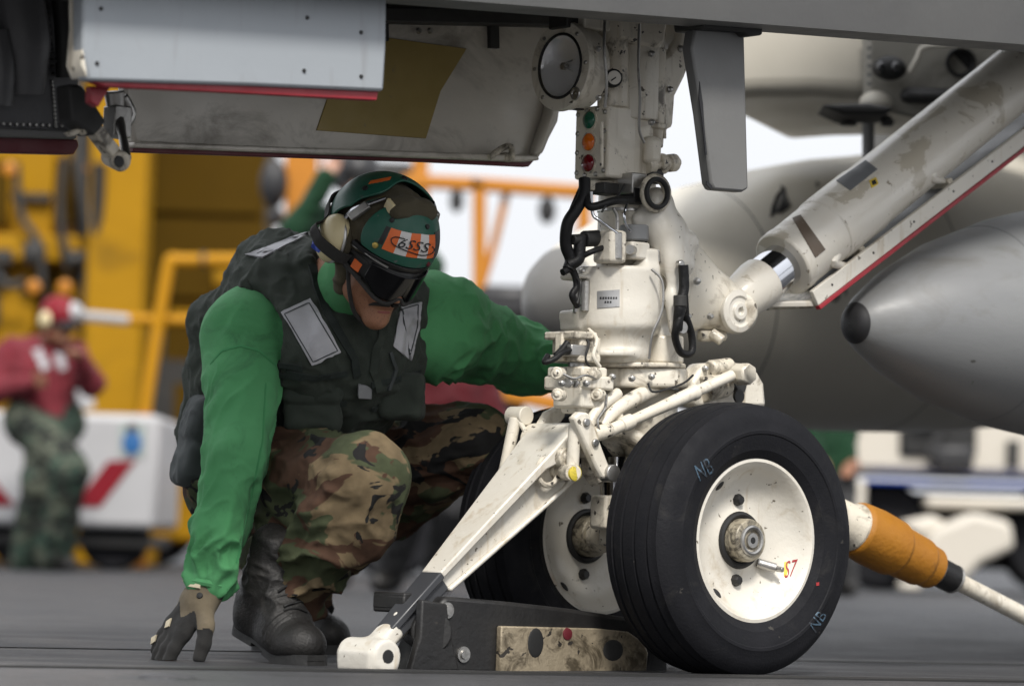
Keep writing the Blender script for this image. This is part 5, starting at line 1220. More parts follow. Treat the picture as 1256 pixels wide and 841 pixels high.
# trousers
k1 = limb_folds(J['rh'], J['rk'], .018, 9, 51, 1.2); k2 = limb_folds(J['rk'], J['ra'], .020, 11, 57, 1.1); k3 = limb_folds(J['lh'], J['lk'], .016, 11, 61); k4 = limb_folds(J['lk'], J['la'], .012, 12, 67)
def tdisp(V, N):
    D = np.stack([near_seg(V, J['rh'], J['rk']), near_seg(V, J['rk'], J['ra']), near_seg(V, J['lh'], J['lk']), near_seg(V, J['lk'], J['la'])], 1); w = np.exp(-(D/.025)); w /= w.sum(1, keepdims=True)
    return sum(w[:, i]*f(V) for i, f in enumerate((k1, k2, k3, k4)))+(fbm(V*22, 71)-.45)*.007
trs = [cap(J['pel'], J['rh'], .145, .125, .05), cap(J['pel'], J['lh'], .145, .125, .05), cap(J['rh'], J['rk'], .118, .076, .04), ell(J['rk']+Vector((.005, -.0, -.0)), (.078, .078, .080), None, .03),
       cap(J['rk'], P(428, 632, 6.88), .080, .088, .03), cap(P(428, 632, 6.88), P(372, 706, 6.98), .088, .064, .03), cap(P(372, 712, 6.98), P(352, 738, 7.0), .066, .060, .02), cap(P(330, 690, 7.02), P(345, 735, 7.03), .05, .056, .03), cap(P(330, 620, 7.1), P(385, 640, 7.0), .06, .07, .04),
       cap(J['lh'], J['lk'], .118, .078, .04), ell(J['lk'], (.075, .08, .072), None, .03), cap(J['lk'], J['la'], .072, .066, .03), cap(J['la'], J['la']+Vector((0, 0, -.075)), .066, .064, .03), cap(P(548, 545, 7.33), P(540, 590, 7.33), .05, .035, .03)]
trous = soft(trs, .0052, 'trousers', M['camo'], man, disp=tdisp, smooth=1)
ttr = bvh(trous)
strip(ttr, [(430, 527), (452, 540), (470, 565), (477, 592)], .004, 'trouser_seam', M['camodark'], .002)
# boots
def boot(ank, toe, heel, name, lift=0.):
    d = (toe-heel); d.z = 0; L_ = d.length; d.normalize(); s_ = d.cross(EZ)
    ax = (d, s_, EZ); q_ = lambda t, h, l=0.: Vector((heel.x, heel.y, 0))+d*(L_*t)+s_*l+EZ*h
    pr = [ell(q_(.16, .058), (.050, .036, .052), ax, .03), cap(q_(.20, .060), q_(.58, .054), .040, .044, .03), cap(q_(.60, .050, .004), q_(.83, .044, .004), .047, .043, .03, flat=((0, 0, 1), .88)), cap(q_(.62, .046, -.008), q_(.74, .042, -.010), .042, .038, .03, flat=((0, 0, 1), .85)),
          cap(q_(.28, .135), q_(.56, .068), .046, .034, .04), cap(q_(.18, .07), q_(.24, .20), .045, .050, .04), cap(q_(.40, .112), q_(.60, .068), .020, .016, .02), cap(q_(.11, .034), q_(.50, .034), .037, .038, .015), cap(q_(.50, .034, .0), q_(.83, .034, .003), .042, .043, .02, flat=((0, 0, 1), .75)), halfspace(Vector((0, 0, .016)), (0, 0, -1), .004)]
    dn, sn_, hn = np.array(d), np.array(s_), np.array(heel)
    def bd(V, N):
        t = (V-hn)@dn/L_; l = (V-hn)@sn_
        cr = sum(-np.exp(-((t-c_-.03*np.sin(l*60))/.012)**2)*.0028 for c_ in (.60, .655))*(V[:, 2] > .045)
        seam_ = -np.exp(-((t-.74+l*l*18)/.010)**2)*.0016*(V[:, 2] > .03)
        rid = np.clip(1-np.abs(2*vnoise(V*np.array([26, 26, 40.])+fbm(V*14, 2)[:, None]*2, 77)-1), 0, 1)**3*.006*np.clip((V[:, 2]-.07)/.05, 0, 1)
        return cr+seam_+rid
    bo = soft(pr, .0040, name, M['boot'], man, disp=bd, smooth=1)
    tb_ = bvh(bo); laces = []
    for k in range(5):
        tt_, hh_ = .60-.052*k, .20
        pts = []
        for l in np.linspace(-.026, .026, 7):
            o_ = q_(tt_+.10, .16+.016*k, l*(1 if k % 2 else -1)); dr = (q_(tt_, .05+.016*k)-q_(tt_+.10, .16+.016*k)).normalized(); h_ = tb_.ray_cast(o_, dr)
            if h_[0] is not None: pts.append(h_[0]-dr*.0022+d*(l*.25))
        if len(pts) > 3: laces.append(pts)
    def plate(t0, t1, z0, z1, n=16):
        b = MB(); V = []
        for k in range(n+1):
            t = t0+(t1-t0)*k/n; e_ = .5-.5*math.cos(math.pi*min(max(t, 0), 1)); 
            wl_ = (.037 if t < .35 else .037+.011*min((t-.35)/.3, 1))*math.sqrt(max(1-(max(.10-t, 0)/.125)**2, .02))*math.sqrt(max(1-(max(t-.80, 0)/.222)**2, .02)); sh_ = -.004*math.sin(math.pi*t)
            V += [q_(t, z0, -wl_+sh_), q_(t, z0, wl_+sh_), q_(t, z1, wl_+sh_), q_(t, z1, -wl_+sh_)]
        F = [(0, 1, 2, 3), tuple(4*n+k for k in (3, 2, 1, 0))]
        for k in range(n):
            for m_ in range(4): F.append((4*k+m_, 4*k+(m_+1) % 4, 4*k+4+(m_+1) % 4, 4*k+4+m_))
        b.add(V, F); return b
    so_, hb_, fb_ = plate(-.02, 1.0, .008, .021), plate(-.02, .32, .0, .010, 8), plate(.50, 1.0, .0, .010, 10)
    piv = Vector(toe)-d*.085; piv.z = .012; Rm = Matrix.Rotation(lift, 3, s_)
    def turn(p):
        w_ = p-piv; u_ = w_.dot(d); f_ = min(max((.03-u_)/.06, 0), 1)          # the sole bends at the ball of the foot
        return piv+Matrix.Rotation(lift*f_, 3, s_) @ w_
    objs = [bo, so_.build('boot_sole', M['sole'], bo), hb_.build('boot_heel', M['sole'], bo), fb_.build('boot_tread', M['sole'], bo)]
    if lift:
        for ob in objs:
            for v_ in ob.data.vertices: v_.co = turn(v_.co)
    for pts in laces:
        lz = MB(); lz.tube([turn(p) if lift else p for p in pts], .0024, 6); lz.build('boot_lace', M['black'], bo)
    return bo, d, s_, L_
toe = G(392, 806); heel = G(300, 806); heel = Vector((heel.x, heel.y+.17, 0)); 
toe = Vector((P(388, 800, 6.84).x, 6.84, 0)); heel = Vector((P(296, 745, 7.07).x, 7.07, 0)); LIFT = R(-16)
bo1, bd1, bs1, bL = boot(Vector((heel.x+(toe.x-heel.x)*.22, heel.y+(toe.y-heel.y)*.22, .14)), toe, heel, 'boot', LIFT)
boot(J['la']+Vector((0, 0, -.05)), Vector((J['la'].x+.10, J['la'].y-.10, 0)), Vector((J['la'].x-.10, J['la'].y+.07, 0)), 'boot')
# glove: palm part khaki, fingers black
gl = rhand(.0035)+[cap(J['rw']+(J['rw']-J['re']).normalized()*.012, hw+hf*.02, .036, .036, .02)]
wv = np.array(hw); hv = np.array(hf); hsd = np.array(hside)
def gmat(c):
    s = (c-wv)@hv; side_ = (c-wv)@hsd
    return np.where((s < .058+.012*np.sin(side_*120)) & (s > -.006), 1, 0)
glove = soft(gl, .0030, 'glove', [M['gblack'], M['khaki']], man, smooth=1, matfn=gmat, ground=.001, disp=lambda V, N: (fbm(V*60, 3)-.45)*.003)
tgl = bvh(glove)
for q in ([(205, 762), (211, 758), (208, 768), (203, 770)], [(187, 782), (193, 778), (191, 786), (186, 790)]):
    drape(tgl, q, 'knuckle_tab', M['tan'], man, .003, 4, 4)
drape(tgl, [(226, 713), (248, 712), (246, 722), (232, 720)], 'wrist_tab', M['tan'], man, .006, 6, 4)
b = MB(); h, nn = cast(tgl, 245, 730)
if h is not None: b.lathe(h, nn, [(-.002, .007), (.003, .006), (.004, .002)], 14); b.build('snap', M['black'], man)
gl2 = lhand(.0035)+[cap(J['lw'], J['lw']+lhf*.04, .036, .036, .02)]
soft(gl2, .005, 'glove', M['gblack'], man, smooth=1)

# ------------------------------------------------------------------ helmet
def hdir(az, el):
    return HL*(math.sin(az)*math.cos(el))+HF*(math.cos(az)*math.cos(el))+HU*math.sin(el)
HCC = H(0, -.012, .048)
def esurf(az, el, r):          # r = (side, front, up) radii
    c = Vector((math.sin(az)*math.cos(el), math.cos(az)*math.cos(el), math.sin(el)))
    k = 1/math.sqrt((c.x/r[0])**2+(c.y/r[1])**2+(c.z/r[2])**2)
    return HCC+(HL*c.x+HF*c.y+HU*c.z)*k
def shell(name, m, fn, r, th, n=40, mm=28, sq=.45, bevel=.002):
    """curved plate: unit disc stretched to a rounded rectangle, mapped by fn(s,t)->(az,el), thickness th"""
    V0 = []; V1 = []; b = MB(); idx = {}
    for j in range(mm+1):
        for i in range(n+1):
            s = -1+2*i/n; t = -1+2*j/mm
            # square -> rounded square
            ss = s*math.sqrt(1-sq*t*t*.5*abs(s)**2) ; tt = t*math.sqrt(1-sq*s*s*.5*abs(t)**2)
            az, el = fn(ss, tt); p = esurf(az, el, r); q = esurf(az, el, tuple(x-th for x in r)); V0.append(p); V1.append(q)
    N = len(V0); F = []
    for j in range(mm):
        for i in range(n):
            a = j*(n+1)+i; F += [(a, a+1, a+n+2, a+n+1), (a+N+n+1, a+N+n+2, a+N+1, a+N)]
    rim = [i for i in range(n+1)]+[j*(n+1)+n for j in range(1, mm+1)]+[mm*(n+1)+i for i in range(n-1, -1, -1)]+[j*(n+1) for j in range(mm-1, 0, -1)]
    for a, c in zip(rim, rim[1:]+rim[:1]): F.append((a, a+N, c+N, c))
    b.add(V0+V1, F); return b.build(name, m, man, bevel=bevel, angle=50)
capp = [ell(HCC, (.094, .113, .098), HAX, .02), cap(H(-.080, -.005, .02), H(-.062, .012, -.085), .020, .014, .02), cap(H(.080, -.005, .02), H(.062, .012, -.085), .020, .014, .02), ell(H(0, -.07, -.01), (.075, .04, .06), HAX, .03),
        ell(H(0, .105, -.055), (.060, .075, .088), HAX, .01, 'cut'), cap(H(-.05, .02, -.16), H(.05, .02, -.16), .055, None, .02, 'cut')]
def cdisp(V, N): return np.clip(1-np.abs(2*vnoise(V*34+fbm(V*15, 1)[:, None]*2, 91)-1), 0, 1)**2*.005
ccap = soft(capp, .0036, 'helmet_liner', M['capcloth'], man, disp=cdisp, smooth=1)
front = shell('front_shell', M['gshell'], lambda s, t: (s*R(66), R(23)+t*R(27)+R(3)*math.cos(s*1.5)), (.107, .127, .112), .005)
def rearfn(s, t):       # laid out round the back of the head, its front rim arching over the crown
    th = R(-22)+R(112)*(t+1)/2-R(7)*(t+1)/2*math.cos(s*6.5)      # from the nape up and over
    c = Vector((math.sin(s*R(72)), -math.cos(s*R(72))*math.cos(th), math.cos(s*R(72))*math.sin(th)))
    return math.atan2(c.x, c.y), math.asin(max(-1, min(1, c.z)))
rear = shell('rear_shell', M['gshell'], rearfn, (.116, .130, .117), .005, 56, 32, .3)
crown = [cap(H(-.050, .046, .133), H(.034, .046, .136), .013, None, .02), cap(H(-.050, .024, .138), H(.036, .024, .140), .012, None, .02), cap(H(-.03, .035, .140), H(.02, .035, .141), .013, None, .02)]
soft(crown, .0036, 'crown_pad', M['capcloth'], man, disp=cdisp, smooth=1)
b = MB(); b.box(H(-.058, .034, .137), .013, .006, .011, (HF, HL, HU)); b.build('pad_clip', M['earcream'], man, bevel=.002)
tf = bvh(front); tr2 = bvh(rear)
# striped reflective panel with its handwriting, and the black edge tape
FR = (.107, .127, .112)
def panelpart(name, m, a0, a1, e0, e1, lift, n=8, mm=8):
    return shell(name, m, lambda s, t: (R((a0+a1)/2+s*(a1-a0)/2), R((e0+e1)/2+t*(e1-e0)/2-.06*abs((a0+a1)/2+s*(a1-a0)/2))), tuple(x+lift for x in FR), .0016, n, mm, 0., 0)
A0P, A1P, E0P, E1P = -37, 23, 10.5, 33.
for k in range(5):
    a = A0P+(A1P-A0P)*k/5; o_ = panelpart('panel_stripe', M['hborange'] if k % 2 == 0 else M['hbwhite'], a, a+(A1P-A0P)/5, E0P, E1P, .0012+.00012*k); adopt(o_, front)
o_ = panelpart('edge_tape', M['goggle'], 23.5, 42, 8, 35, .001); adopt(o_, front)
o_ = panelpart('edge_tape', M['goggle'], -43, -38, 14, 33, .0009); adopt(o_, front)
def pq(a, e): return proj(esurf(R(a), R(e), FR))
text_on(tf, '6SSS', [pq(-24, 25), pq(13, 24), pq(13, 15), pq(-24, 16)], 'panel_lettering', M['ink'], front, .0042, shear=.35)
def scribble(pts, r, name):
    P_ = []
    for x, y in pts:
        h, nn = cast(tf, x, y)
        if h is not None: P_.append(h+nn*.0036)
    b = MB(); b.tube(P_, r, 6); return b.build(name, M['ink'], front)
scribble([pq(a, e) for a, e in ((-19, 25), (-29, 24), (-32, 20), (-27, 16.5), (-13, 15), (3, 13.5), (16, 14.5), (20, 18), (16, 21))], .0011, 'panel_scribble')
for a_, e_2, m_ in ((-44, 8, 'brass'), (-40, 38, 'black'), (10, 40, 'blacksteel'), (18, 3, 'darkred')):
    x, y = pq(a_, e_2)
    h, nn = cast(tf, x, y)
    if h is not None: b = MB(); b.lathe(h, nn, [(-.002, .0075 if m_ == 'brass' else .0055), (.003, .006 if m_ == 'brass' else .005), (.004, .003)], 14); b.build('stud', M[m_], front)
for x, y, m_ in ((448, 231, 'blacksteel'), (496, 219, 'blacksteel')):
    h, nn = cast(tr2, x, y)
    if h is not None: b = MB(); b.lathe(h, nn, [(-.002, .007), (.003, .006), (.004, .003)], 14); b.build('stud', M[m_], rear)
drape(tr2, [(455, 222), (480, 217), (478, 221), (452, 226)], 'shell_tape', M['hborange'], rear, .001, 6, 3)
# brim pad, goggles
def band(name, m, az0, az1, elf, half, r, th, n=48, bevel=.002, mm=8):
    def fn(s, t):
        az = az0+(az1-az0)*(s+1)/2; e0, hh = elf(az), (half(az) if callable(half) else half); return az, e0+t*hh
    return shell(name, m, fn, r, th, n, mm, .1, bevel)
band('brow_pad', M['goggle'], R(-70), R(70), lambda a: R(-5), lambda a: R(3.0), (.106, .127, .112), .018)
def cshell(name, m, az0, az1, zf, rx, ry, th, n=56, mm=10, bevel=.003, lean=0., wrap=0.):
    """a strip bent round the face: zf(az, t) gives the height above eye level"""
    b = MB(); V0 = []; V1 = []
    for j in range(mm+1):
        for i in range(n+1):
            az = az0+(az1-az0)*i/n; t = -1+2*j/mm; z = zf(az, t); bul = 1-.10*max(0, abs(t)-.55)/.45 if wrap else 1
            for r_, VV in ((0, V0), (th, V1)): VV.append(H(math.sin(az)*(rx*bul-r_), -.012+math.cos(az)*(ry*bul-r_)+lean*z, z))
    N = len(V0); F = []
    for j in range(mm):
        for i in range(n):
            a = j*(n+1)+i; F += [(a, a+1, a+n+2, a+n+1), (a+N+n+1, a+N+n+2, a+N+1, a+N)]
    rim = [i for i in range(n+1)]+[j*(n+1)+n for j in range(1, mm+1)]+[mm*(n+1)+i for i in range(n-1, -1, -1)]+[j*(n+1) for j in range(mm-1, 0, -1)]
    for a, c in zip(rim, rim[1:]+rim[:1]): F.append((a, a+N, c+N, c))
    b.add(V0+V1, F); return b.build(name, m, man, bevel=bevel, angle=50)
def gz0(a): return -.044*(1-.55*max(0, abs(a)-R(30))/R(48))-.006*math.cos(a*3)+.020*math.exp(-(a/R(9))**2)
def gz1(a): return .036-.006*max(0, abs(a)-R(40))/R(38)
cshell('goggles', M['goggle'], R(-80), R(80), lambda a, t: gz0(a)+(gz1(a)-gz0(a))*(t+1)/2, .094, .133, .024, wrap=1, lean=.05)
cshell('goggle_lens', M['gogglelens'], R(-50), R(50), lambda a, t: gz0(a)+.009+(gz1(a)-.008-gz0(a)-.009)*(t+1)/2+(.010*max(0, abs(a)-R(36))/R(14))*(-t if t < 0 else 0), .096, .1355, .005, lean=.05)
b = MB(); b.tube([H(math.sin(a)*.094, -.012+math.cos(a)*.133+.05*gz0(a), gz0(a)+.002) for a in [R(-76)+R(152)*k/44 for k in range(45)]], .0042, 8, 1); b.build('goggle_rim', M['strap'], man)
cshell('goggle_tab', M['hborange'], R(-67), R(-57), lambda a, t: -.002+t*.0105, .0957, .1352, .003, 6, 4, .001, lean=.05)
cshell('goggle_rib', M['strap'], R(-74), R(-52), lambda a, t: .018+t*.004, .0957, .1352, .003, 8, 3, .001, lean=.05)
cshell('goggle_rib', M['strap'], R(-74), R(-52), lambda a, t: -.021+t*.004, .0957, .1352, .003, 8, 3, .001, lean=.05)
b = MB(); pts = [H(math.sin(R(a))*.099, -.012+math.cos(R(a))*.138, .036+.0004*(a+60)*(a < -60)) for a in range(-80, -30, 4)]; b.tube(pts, .0022, 6, 1); b.build('goggle_wire', M['steel'], man)
# ear cups
for sx in (-1, 1):
    ec = H(sx*.098, -.022, .010); ea = (HL*sx+HF*-.10).normalized()
    ez_ = (HU-ea*HU.dot(ea)).normalized(); ey_ = ez_.cross(ea)
    b = MB(); b.lathe(ec-ea*.012, ea, [(0, .036), (.0, .046), (.010, .050), (.018, .048), (.020, .042)], 32); cu = b.build('ear_cushion', M['capcloth'], man, bevel=.003)
    b = MB(); b.ball(ec+ea*.008, (.045, .032, .053), (ey_, ea, ez_), 28, 16); dome = b.build('ear_cup', M['earcream'], man)
    b = MB(); b.torus(ec+ea*.010, ea, .048, .0035, 36, 8); b.build('cup_ring', M['steel'], man)
    if sx < 0:
        te = bvh(dome)
        drape(te, [(384, 295), (398, 303), (391, 310), (382, 303)], 'ear_tape', M['earblue'], man, .001, 6, 6)
        drape(te, [(381, 312), (393, 319), (391, 326), (382, 320)], 'ear_tape', M['earblue'], man, .001, 6, 6)
        ecL = ec; eaL = ea; eyL = ey_; ezL = ez_; domeL = dome
    b = MB(); b.tube([ec+ez_*.040+ea*.008, ec+ez_*.075-ea*.004, H(sx*.086, .0, .115), H(sx*.06, .012, .143)], [.005, .005, .0045, .004], 8); b.build('headband_wire', M['chrome'], man)
    b = MB(); pp = [H(sx*.105, -.005, .075), H(sx*.098, .0, .098), H(sx*.088, .004, .115)]
    b.box((pp[0]+pp[2])*.5, .010, .005, .024, ((HF), (pp[0]-pp[2]).normalized().cross(HF), (pp[2]-pp[0]).normalized())); b.build('headband_slider', M['steel'], man, bevel=.002)
    b = MB(); b.tube([H(sx*.083, .03, -.02), H(sx*.072, .05, -.06), H(sx*.045, .065, -.105), H(sx*.01, .078, -.128)], .0045, 8); b.build('chin_strap', M['strap'], man)
# goggle strap over the near ear cup
b = MB(); cpts = [H(math.sin(R(-72))*.095, -.012+math.cos(R(-72))*.134, -.004), H(-.119, .026, .000), ecL+eaL*.047+HF*.020-HU*.004, ecL+eaL*.0505+HU*.001, ecL+eaL*.046-HF*.024+HU*.007, H(-.112, -.065, .030), H(-.080, -.115, .045), H(0, -.145, .05)]
V = []; F = []
sm = []
for i in range(len(cpts)-1):
    p0 = cpts[max(i-1, 0)]; p1 = cpts[i]; p2 = cpts[i+1]; p3 = cpts[min(i+2, len(cpts)-1)]
    for j in range(8):
        t = j/8; sm.append(.5*((2*p1)+(p2-p0)*t+(2*p0-5*p1+4*p2-p3)*t*t+(3*p1-p0-3*p2+p3)*t**3))
sm.append(cpts[-1])
for i, p in enumerate(sm):
    d = (sm[min(i+1, len(sm)-1)]-sm[max(i-1, 0)]).normalized(); o_ = (p-H(0, -.02, .01)); o_ = (o_-HU*o_.dot(HU)).normalized(); s_ = d.cross(o_).normalized()*.0135; o_ = s_.cross(d).normalized()
    if o_.dot(p-HC) < 0: o_ = -o_
    V += [p+s_+o_*.0015, p-s_+o_*.0015, p-s_-o_*.0015, p+s_-o_*.0015]
for i in range(len(sm)-1):
    for k in range(4): F.append((i*4+k, i*4+(k+1) % 4, i*4+4+(k+1) % 4, i*4+4+k))
b.add(V, F); b.build('goggle_strap', M['strap'], man)
b = MB(); b.ball(ecL-ezL*.040+eaL*.004, (.007, .007, .007)); b.build('strap_stud', M['brass'], man)

# ------------------------------------------------------------------ things far behind
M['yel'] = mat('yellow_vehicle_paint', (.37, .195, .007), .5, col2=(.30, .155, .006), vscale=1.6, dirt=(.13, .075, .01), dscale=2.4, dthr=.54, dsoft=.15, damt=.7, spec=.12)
M['yelshade'] = mat('shaded_yellow_paint', (.075, .042, .003), .6, col2=(.058, .032, .003), vscale=1.2, dirt=(.03, .018, .003), dscale=1.5, dthr=.6, spec=.06)  # the crane's yellow in shade: the darkening is put into the base colour
M['yelor'] = mat('orange_yellow_tube', (.46, .17, .005), .5, dirt=(.4, .2, .02), dscale=6, dthr=.6)
M['vwhite'] = mat('white_vehicle_paint', (.43, .43, .44), .45, col2=(.37, .37, .38), vscale=2, dirt=(.3, .3, .28), dscale=3, dthr=.6, damt=.5)
M['vcream'] = mat('cream_vehicle_paint', (.56, .52, .45), .5, dirt=(.3, .27, .2), dscale=3, dthr=.6, damt=.6)
M['vblue'] = mat('blue_stripe_paint', (.012, .05, .32), .5, spec=.1)
M['vred'] = mat('red_stripe_paint', (.19, .010, .018), .5, spec=.2)
M['crewred'] = cloth('maroon_jersey', (.055, .004, .007), (.07, .006, .009), 5, 300)
M['crewmaroon'] = cloth('faded_maroon_jersey', (.13, .014, .022), (.16, .022, .03), 5, 300)
M['crewgreen'] = cloth('deep_green_jersey', (.005, .030, .012), (.007, .038, .015), 5, 300)
M['skinlight'] = mat('light_skin', (.50, .29, .21), .5)
M['dgreycloth'] = cloth('dark_grey_cloth', (.03, .03, .032), (.05, .05, .05), 5, 300)
M['emblemblue'] = mat('emblem_blue', (.02, .11, .30), .5); M['emblemgrey'] = mat('emblem_grey', (.30, .36, .34), .5)
XY = (Vector((1, 0, 0)), Vector((0, 1, 0)), EZ)
def gz(px, py, Y, lift=0): return P(px, py, Y)
def pbox(x0, y0, x1, y1, Y, dep, b):
    """block whose near face covers a picture rectangle at distance Y"""
    a = P(x0, y0, Y); c = P(x1, y1, Y); z0 = max(c.z, 0.); b.box(((a.x+c.x)/2, Y+dep/2, (a.z+z0)/2), abs(c.x-a.x)/2, dep/2, abs(a.z-z0)/2, XY)
def tire(o, c, ax, r, w, m='rubber'):
    b = MB(); b.lathe(Vector(c)-Vector(ax)*w/2, ax, [(0, r*.55), (.0, r*.9), (w*.15, r), (w*.85, r), (w, r*.9), (w, r*.55)], 32); t_ = b.build('wheel', M[m], o, bevel=.01)
    b = MB(); b.lathe(Vector(c)-Vector(ax)*(w/2+.01), ax, [(0, r*.2), (0, r*.5), (.05, r*.55), (w, r*.5)], 24); b.build('rim', M['vcream'], t_)
# white tow tractor with a red hazard stripe, left
Y = 21.5
a = P(80, 690, Y)
tt_ = thing('tow_tractor', 'white flat-sided deck tractor with red diagonal stripes behind the person in maroon', 'tractor', (a.x, a.y, 0))
b = MB(); pbox(-150, 499, 192, 649, Y, 1.4, b); tb = b.build('tractor_body', M['vwhite'], tt_, bevel=.04)
b = MB(); pbox(-150, 649, 185, 672, Y+.1, 1.2, b); b.build('chassis', M['black'], tt_, bevel=.01)
yy = Y-.006
def ppoly(poly, Y_, th, name, m, parent):
    b = MB(); b.prism([P(x, y, Y_) for x, y in poly], Vector((0, th, 0))); return b.build(name, m, parent)
ppoly([(89, 621), (133, 565), (167, 564), (123, 621)], yy, .01, 'hazard_stripe', M['vred'], tb)
ppoly([(-60, 560), (-30, 561), (18, 619), (-8, 620)], yy, .01, 'hazard_stripe', M['vred'], tb)
ppoly([(147, 520), (178, 521), (177, 560), (147, 559)], yy, .01, 'emblem_plate', M['emblemgrey'], tb)
b = MB(); b.ball(P(162, 543, yy-.01), (.062, .006, .075), XY, 20, 10); b.build('emblem', M['emblemblue'], tb)
b = MB(); b.ball(P(162, 525, yy-.01), (.035, .006, .03), XY, 16, 8); b.build('emblem', M['nosecap'], tb)
for x in (-60, 30, 140):
    c = P(x, 680, Y+.3); tire(tt_, (c.x, c.y, .22), (0, -1, 0), .22, .25)
b = MB(); b.tube([P(96, 462, Y+.3), P(108, 500, Y+.3)], .05, 10); b.build('seat_post', M['vwhite'], tt_)
b = MB(); b.cyl(P(88, 386, Y-.1), P(156, 392, Y+.1), .032, n=12); tag(b.build('tow_rod', M['vwhite']), 'white rod held level above the red-striped tractor', 'rod')['category'] = 'rod'
# yellow crane truck
Y = 25
a = P(150, 690, Y)
cr = thing('crane_truck', 'tall yellow deck crane truck standing behind the person in maroon', 'crane', (a.x, a.y, 0))
b = MB(); pbox(-160, -150, 108, 700, Y, 2.2, b); cb_ = b.build('crane_cab', M['yel'], cr, bevel=.04)
b = MB(); pbox(122, -150, 166, 640, Y-.45, .5, b); b.build('mast', M['yel'], cr, bevel=.03)
b = MB(); pbox(166, -150, 318, 460, Y+.6, 1.2, b); b.build('engine_housing', M['yelshade'], cr, bevel=.03)
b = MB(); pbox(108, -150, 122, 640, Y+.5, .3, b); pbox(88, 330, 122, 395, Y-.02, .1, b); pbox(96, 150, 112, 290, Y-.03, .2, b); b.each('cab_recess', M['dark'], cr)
b = MB(); pbox(-160, 282, 112, 322, Y-.25, .3, b); pbox(18, 180, 64, 300, Y-.12, .2, b); pbox(70, 345, 95, 470, Y-.12, .2, b); pbox(0, 350, 40, 470, Y-.1, .2, b); b.each('cab_frame', M['yel'], cr, bevel=.02)
b = MB(); pbox(14, 236, 62, 246, Y-.2, .1, b); pbox(76, 306, 105, 320, Y-.32, .1, b); pbox(-20, 305, 14, 322, Y-.32, .1, b); pbox(24, 352, 58, 360, Y-.14, .1, b); b.each('cab_handle', M['dark'], cr)
b = MB(); b.tube([P(95, 60, Y-.3), P(98, 200, Y-.4), P(108, 270, Y-.4), P(118, 290, Y-.4), P(122, 200, Y-.5)], .05, 10); b.build('crane_hose', M['dark'], cr)
b = MB(); b.ball(P(42, 310, Y-.35), (.09, .06, .1)); b.ball(P(92, 318, Y-.4), (.06, .05, .05)); b.each('cab_lamp', M['dark'], cr)
b = MB(); pbox(166, 250, 318, 262, Y+.56, .1, b); pbox(166, 356, 318, 366, Y+.56, .1, b); b.each('housing_rail', M['yelshade'], cr)
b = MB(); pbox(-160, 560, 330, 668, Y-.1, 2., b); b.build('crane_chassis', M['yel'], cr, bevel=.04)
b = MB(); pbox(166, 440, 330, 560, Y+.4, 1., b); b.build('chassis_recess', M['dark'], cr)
b = MB(); pbox(214, 470, 240, 560, Y-.1, .2, b); pbox(150, 470, 166, 560, Y-.1, .2, b); pbox(262, 420, 300, 560, Y+.2, .2, b); b.each('support_leg', M['yelshade'], cr)
for x in (60, 180, 290):
    c = P(x, 690, Y); tire(cr, (c.x, c.y+.2, .34), (0, -1, 0), .34, .4)
b = MB(); pbox(96, 620, 132, 698, Y-.5, .4, b); pbox(150, 640, 186, 700, Y-.5, .4, b); b.each('outrigger', M['yel'], cr, bevel=.03)
for k, (x0, y0, x1, y1, m_, nm) in enumerate(((-20, 195, 8, 278, 'yelshade', 'cab_panel'), (66, 196, 92, 276, 'yelshade', 'cab_panel'), (-20, 326, 6, 400, 'dark', 'cab_vent'), (44, 328, 70, 400, 'yelshade', 'cab_panel'), (0, 404, 14, 480, 'dark', 'cab_vent'), (98, 400, 120, 440, 'dark', 'cab_vent'), (98, 300, 112, 352, 'dark', 'cab_vent'), (46, 470, 100, 498, 'dark', 'cab_vent'), (176, 404, 200, 452, 'dark', 'housing_vent'), (262, 330, 312, 352, 'yel', 'housing_step'), (210, 380, 316, 388, 'yel', 'housing_step'))):
    b = MB(); pbox(x0, y0, x1, y1, Y-.06 if x0 < 120 else Y+.52, .1, b); b.build(nm, M[m_], cr, bevel=.01)
for k, pts in enumerate((((20, 200), (26, 262), (48, 300), (52, 350)), ((80, 190), (74, 260), (84, 330)), ((112, 300), (104, 360), (110, 430), (96, 470)), ((-6, 330), (10, 350), (30, 345)))):
    b = MB(); b.tube([P(x, y, Y-.36) for x, y in pts], .03, 8); b.build('crane_hose', M['dark'], cr)
for x, y in ((42, 352), (80, 352), (292, 345), (12, 208), (100, 208)):
    b = MB(); b.lathe(P(x, y, Y-.38 if x < 120 else Y+.5), (0, -1, 0), [(0, .05), (.04, .05), (.05, .03)], 14); b.build('crane_lamp', M['emblemgrey'] if x > 200 else M['yelor'], cr)
M['railyel'] = mat('rail_yellow_paint', (.44, .21, .006), .5, dirt=(.25, .13, .01), dscale=6, dthr=.6, spec=.2)
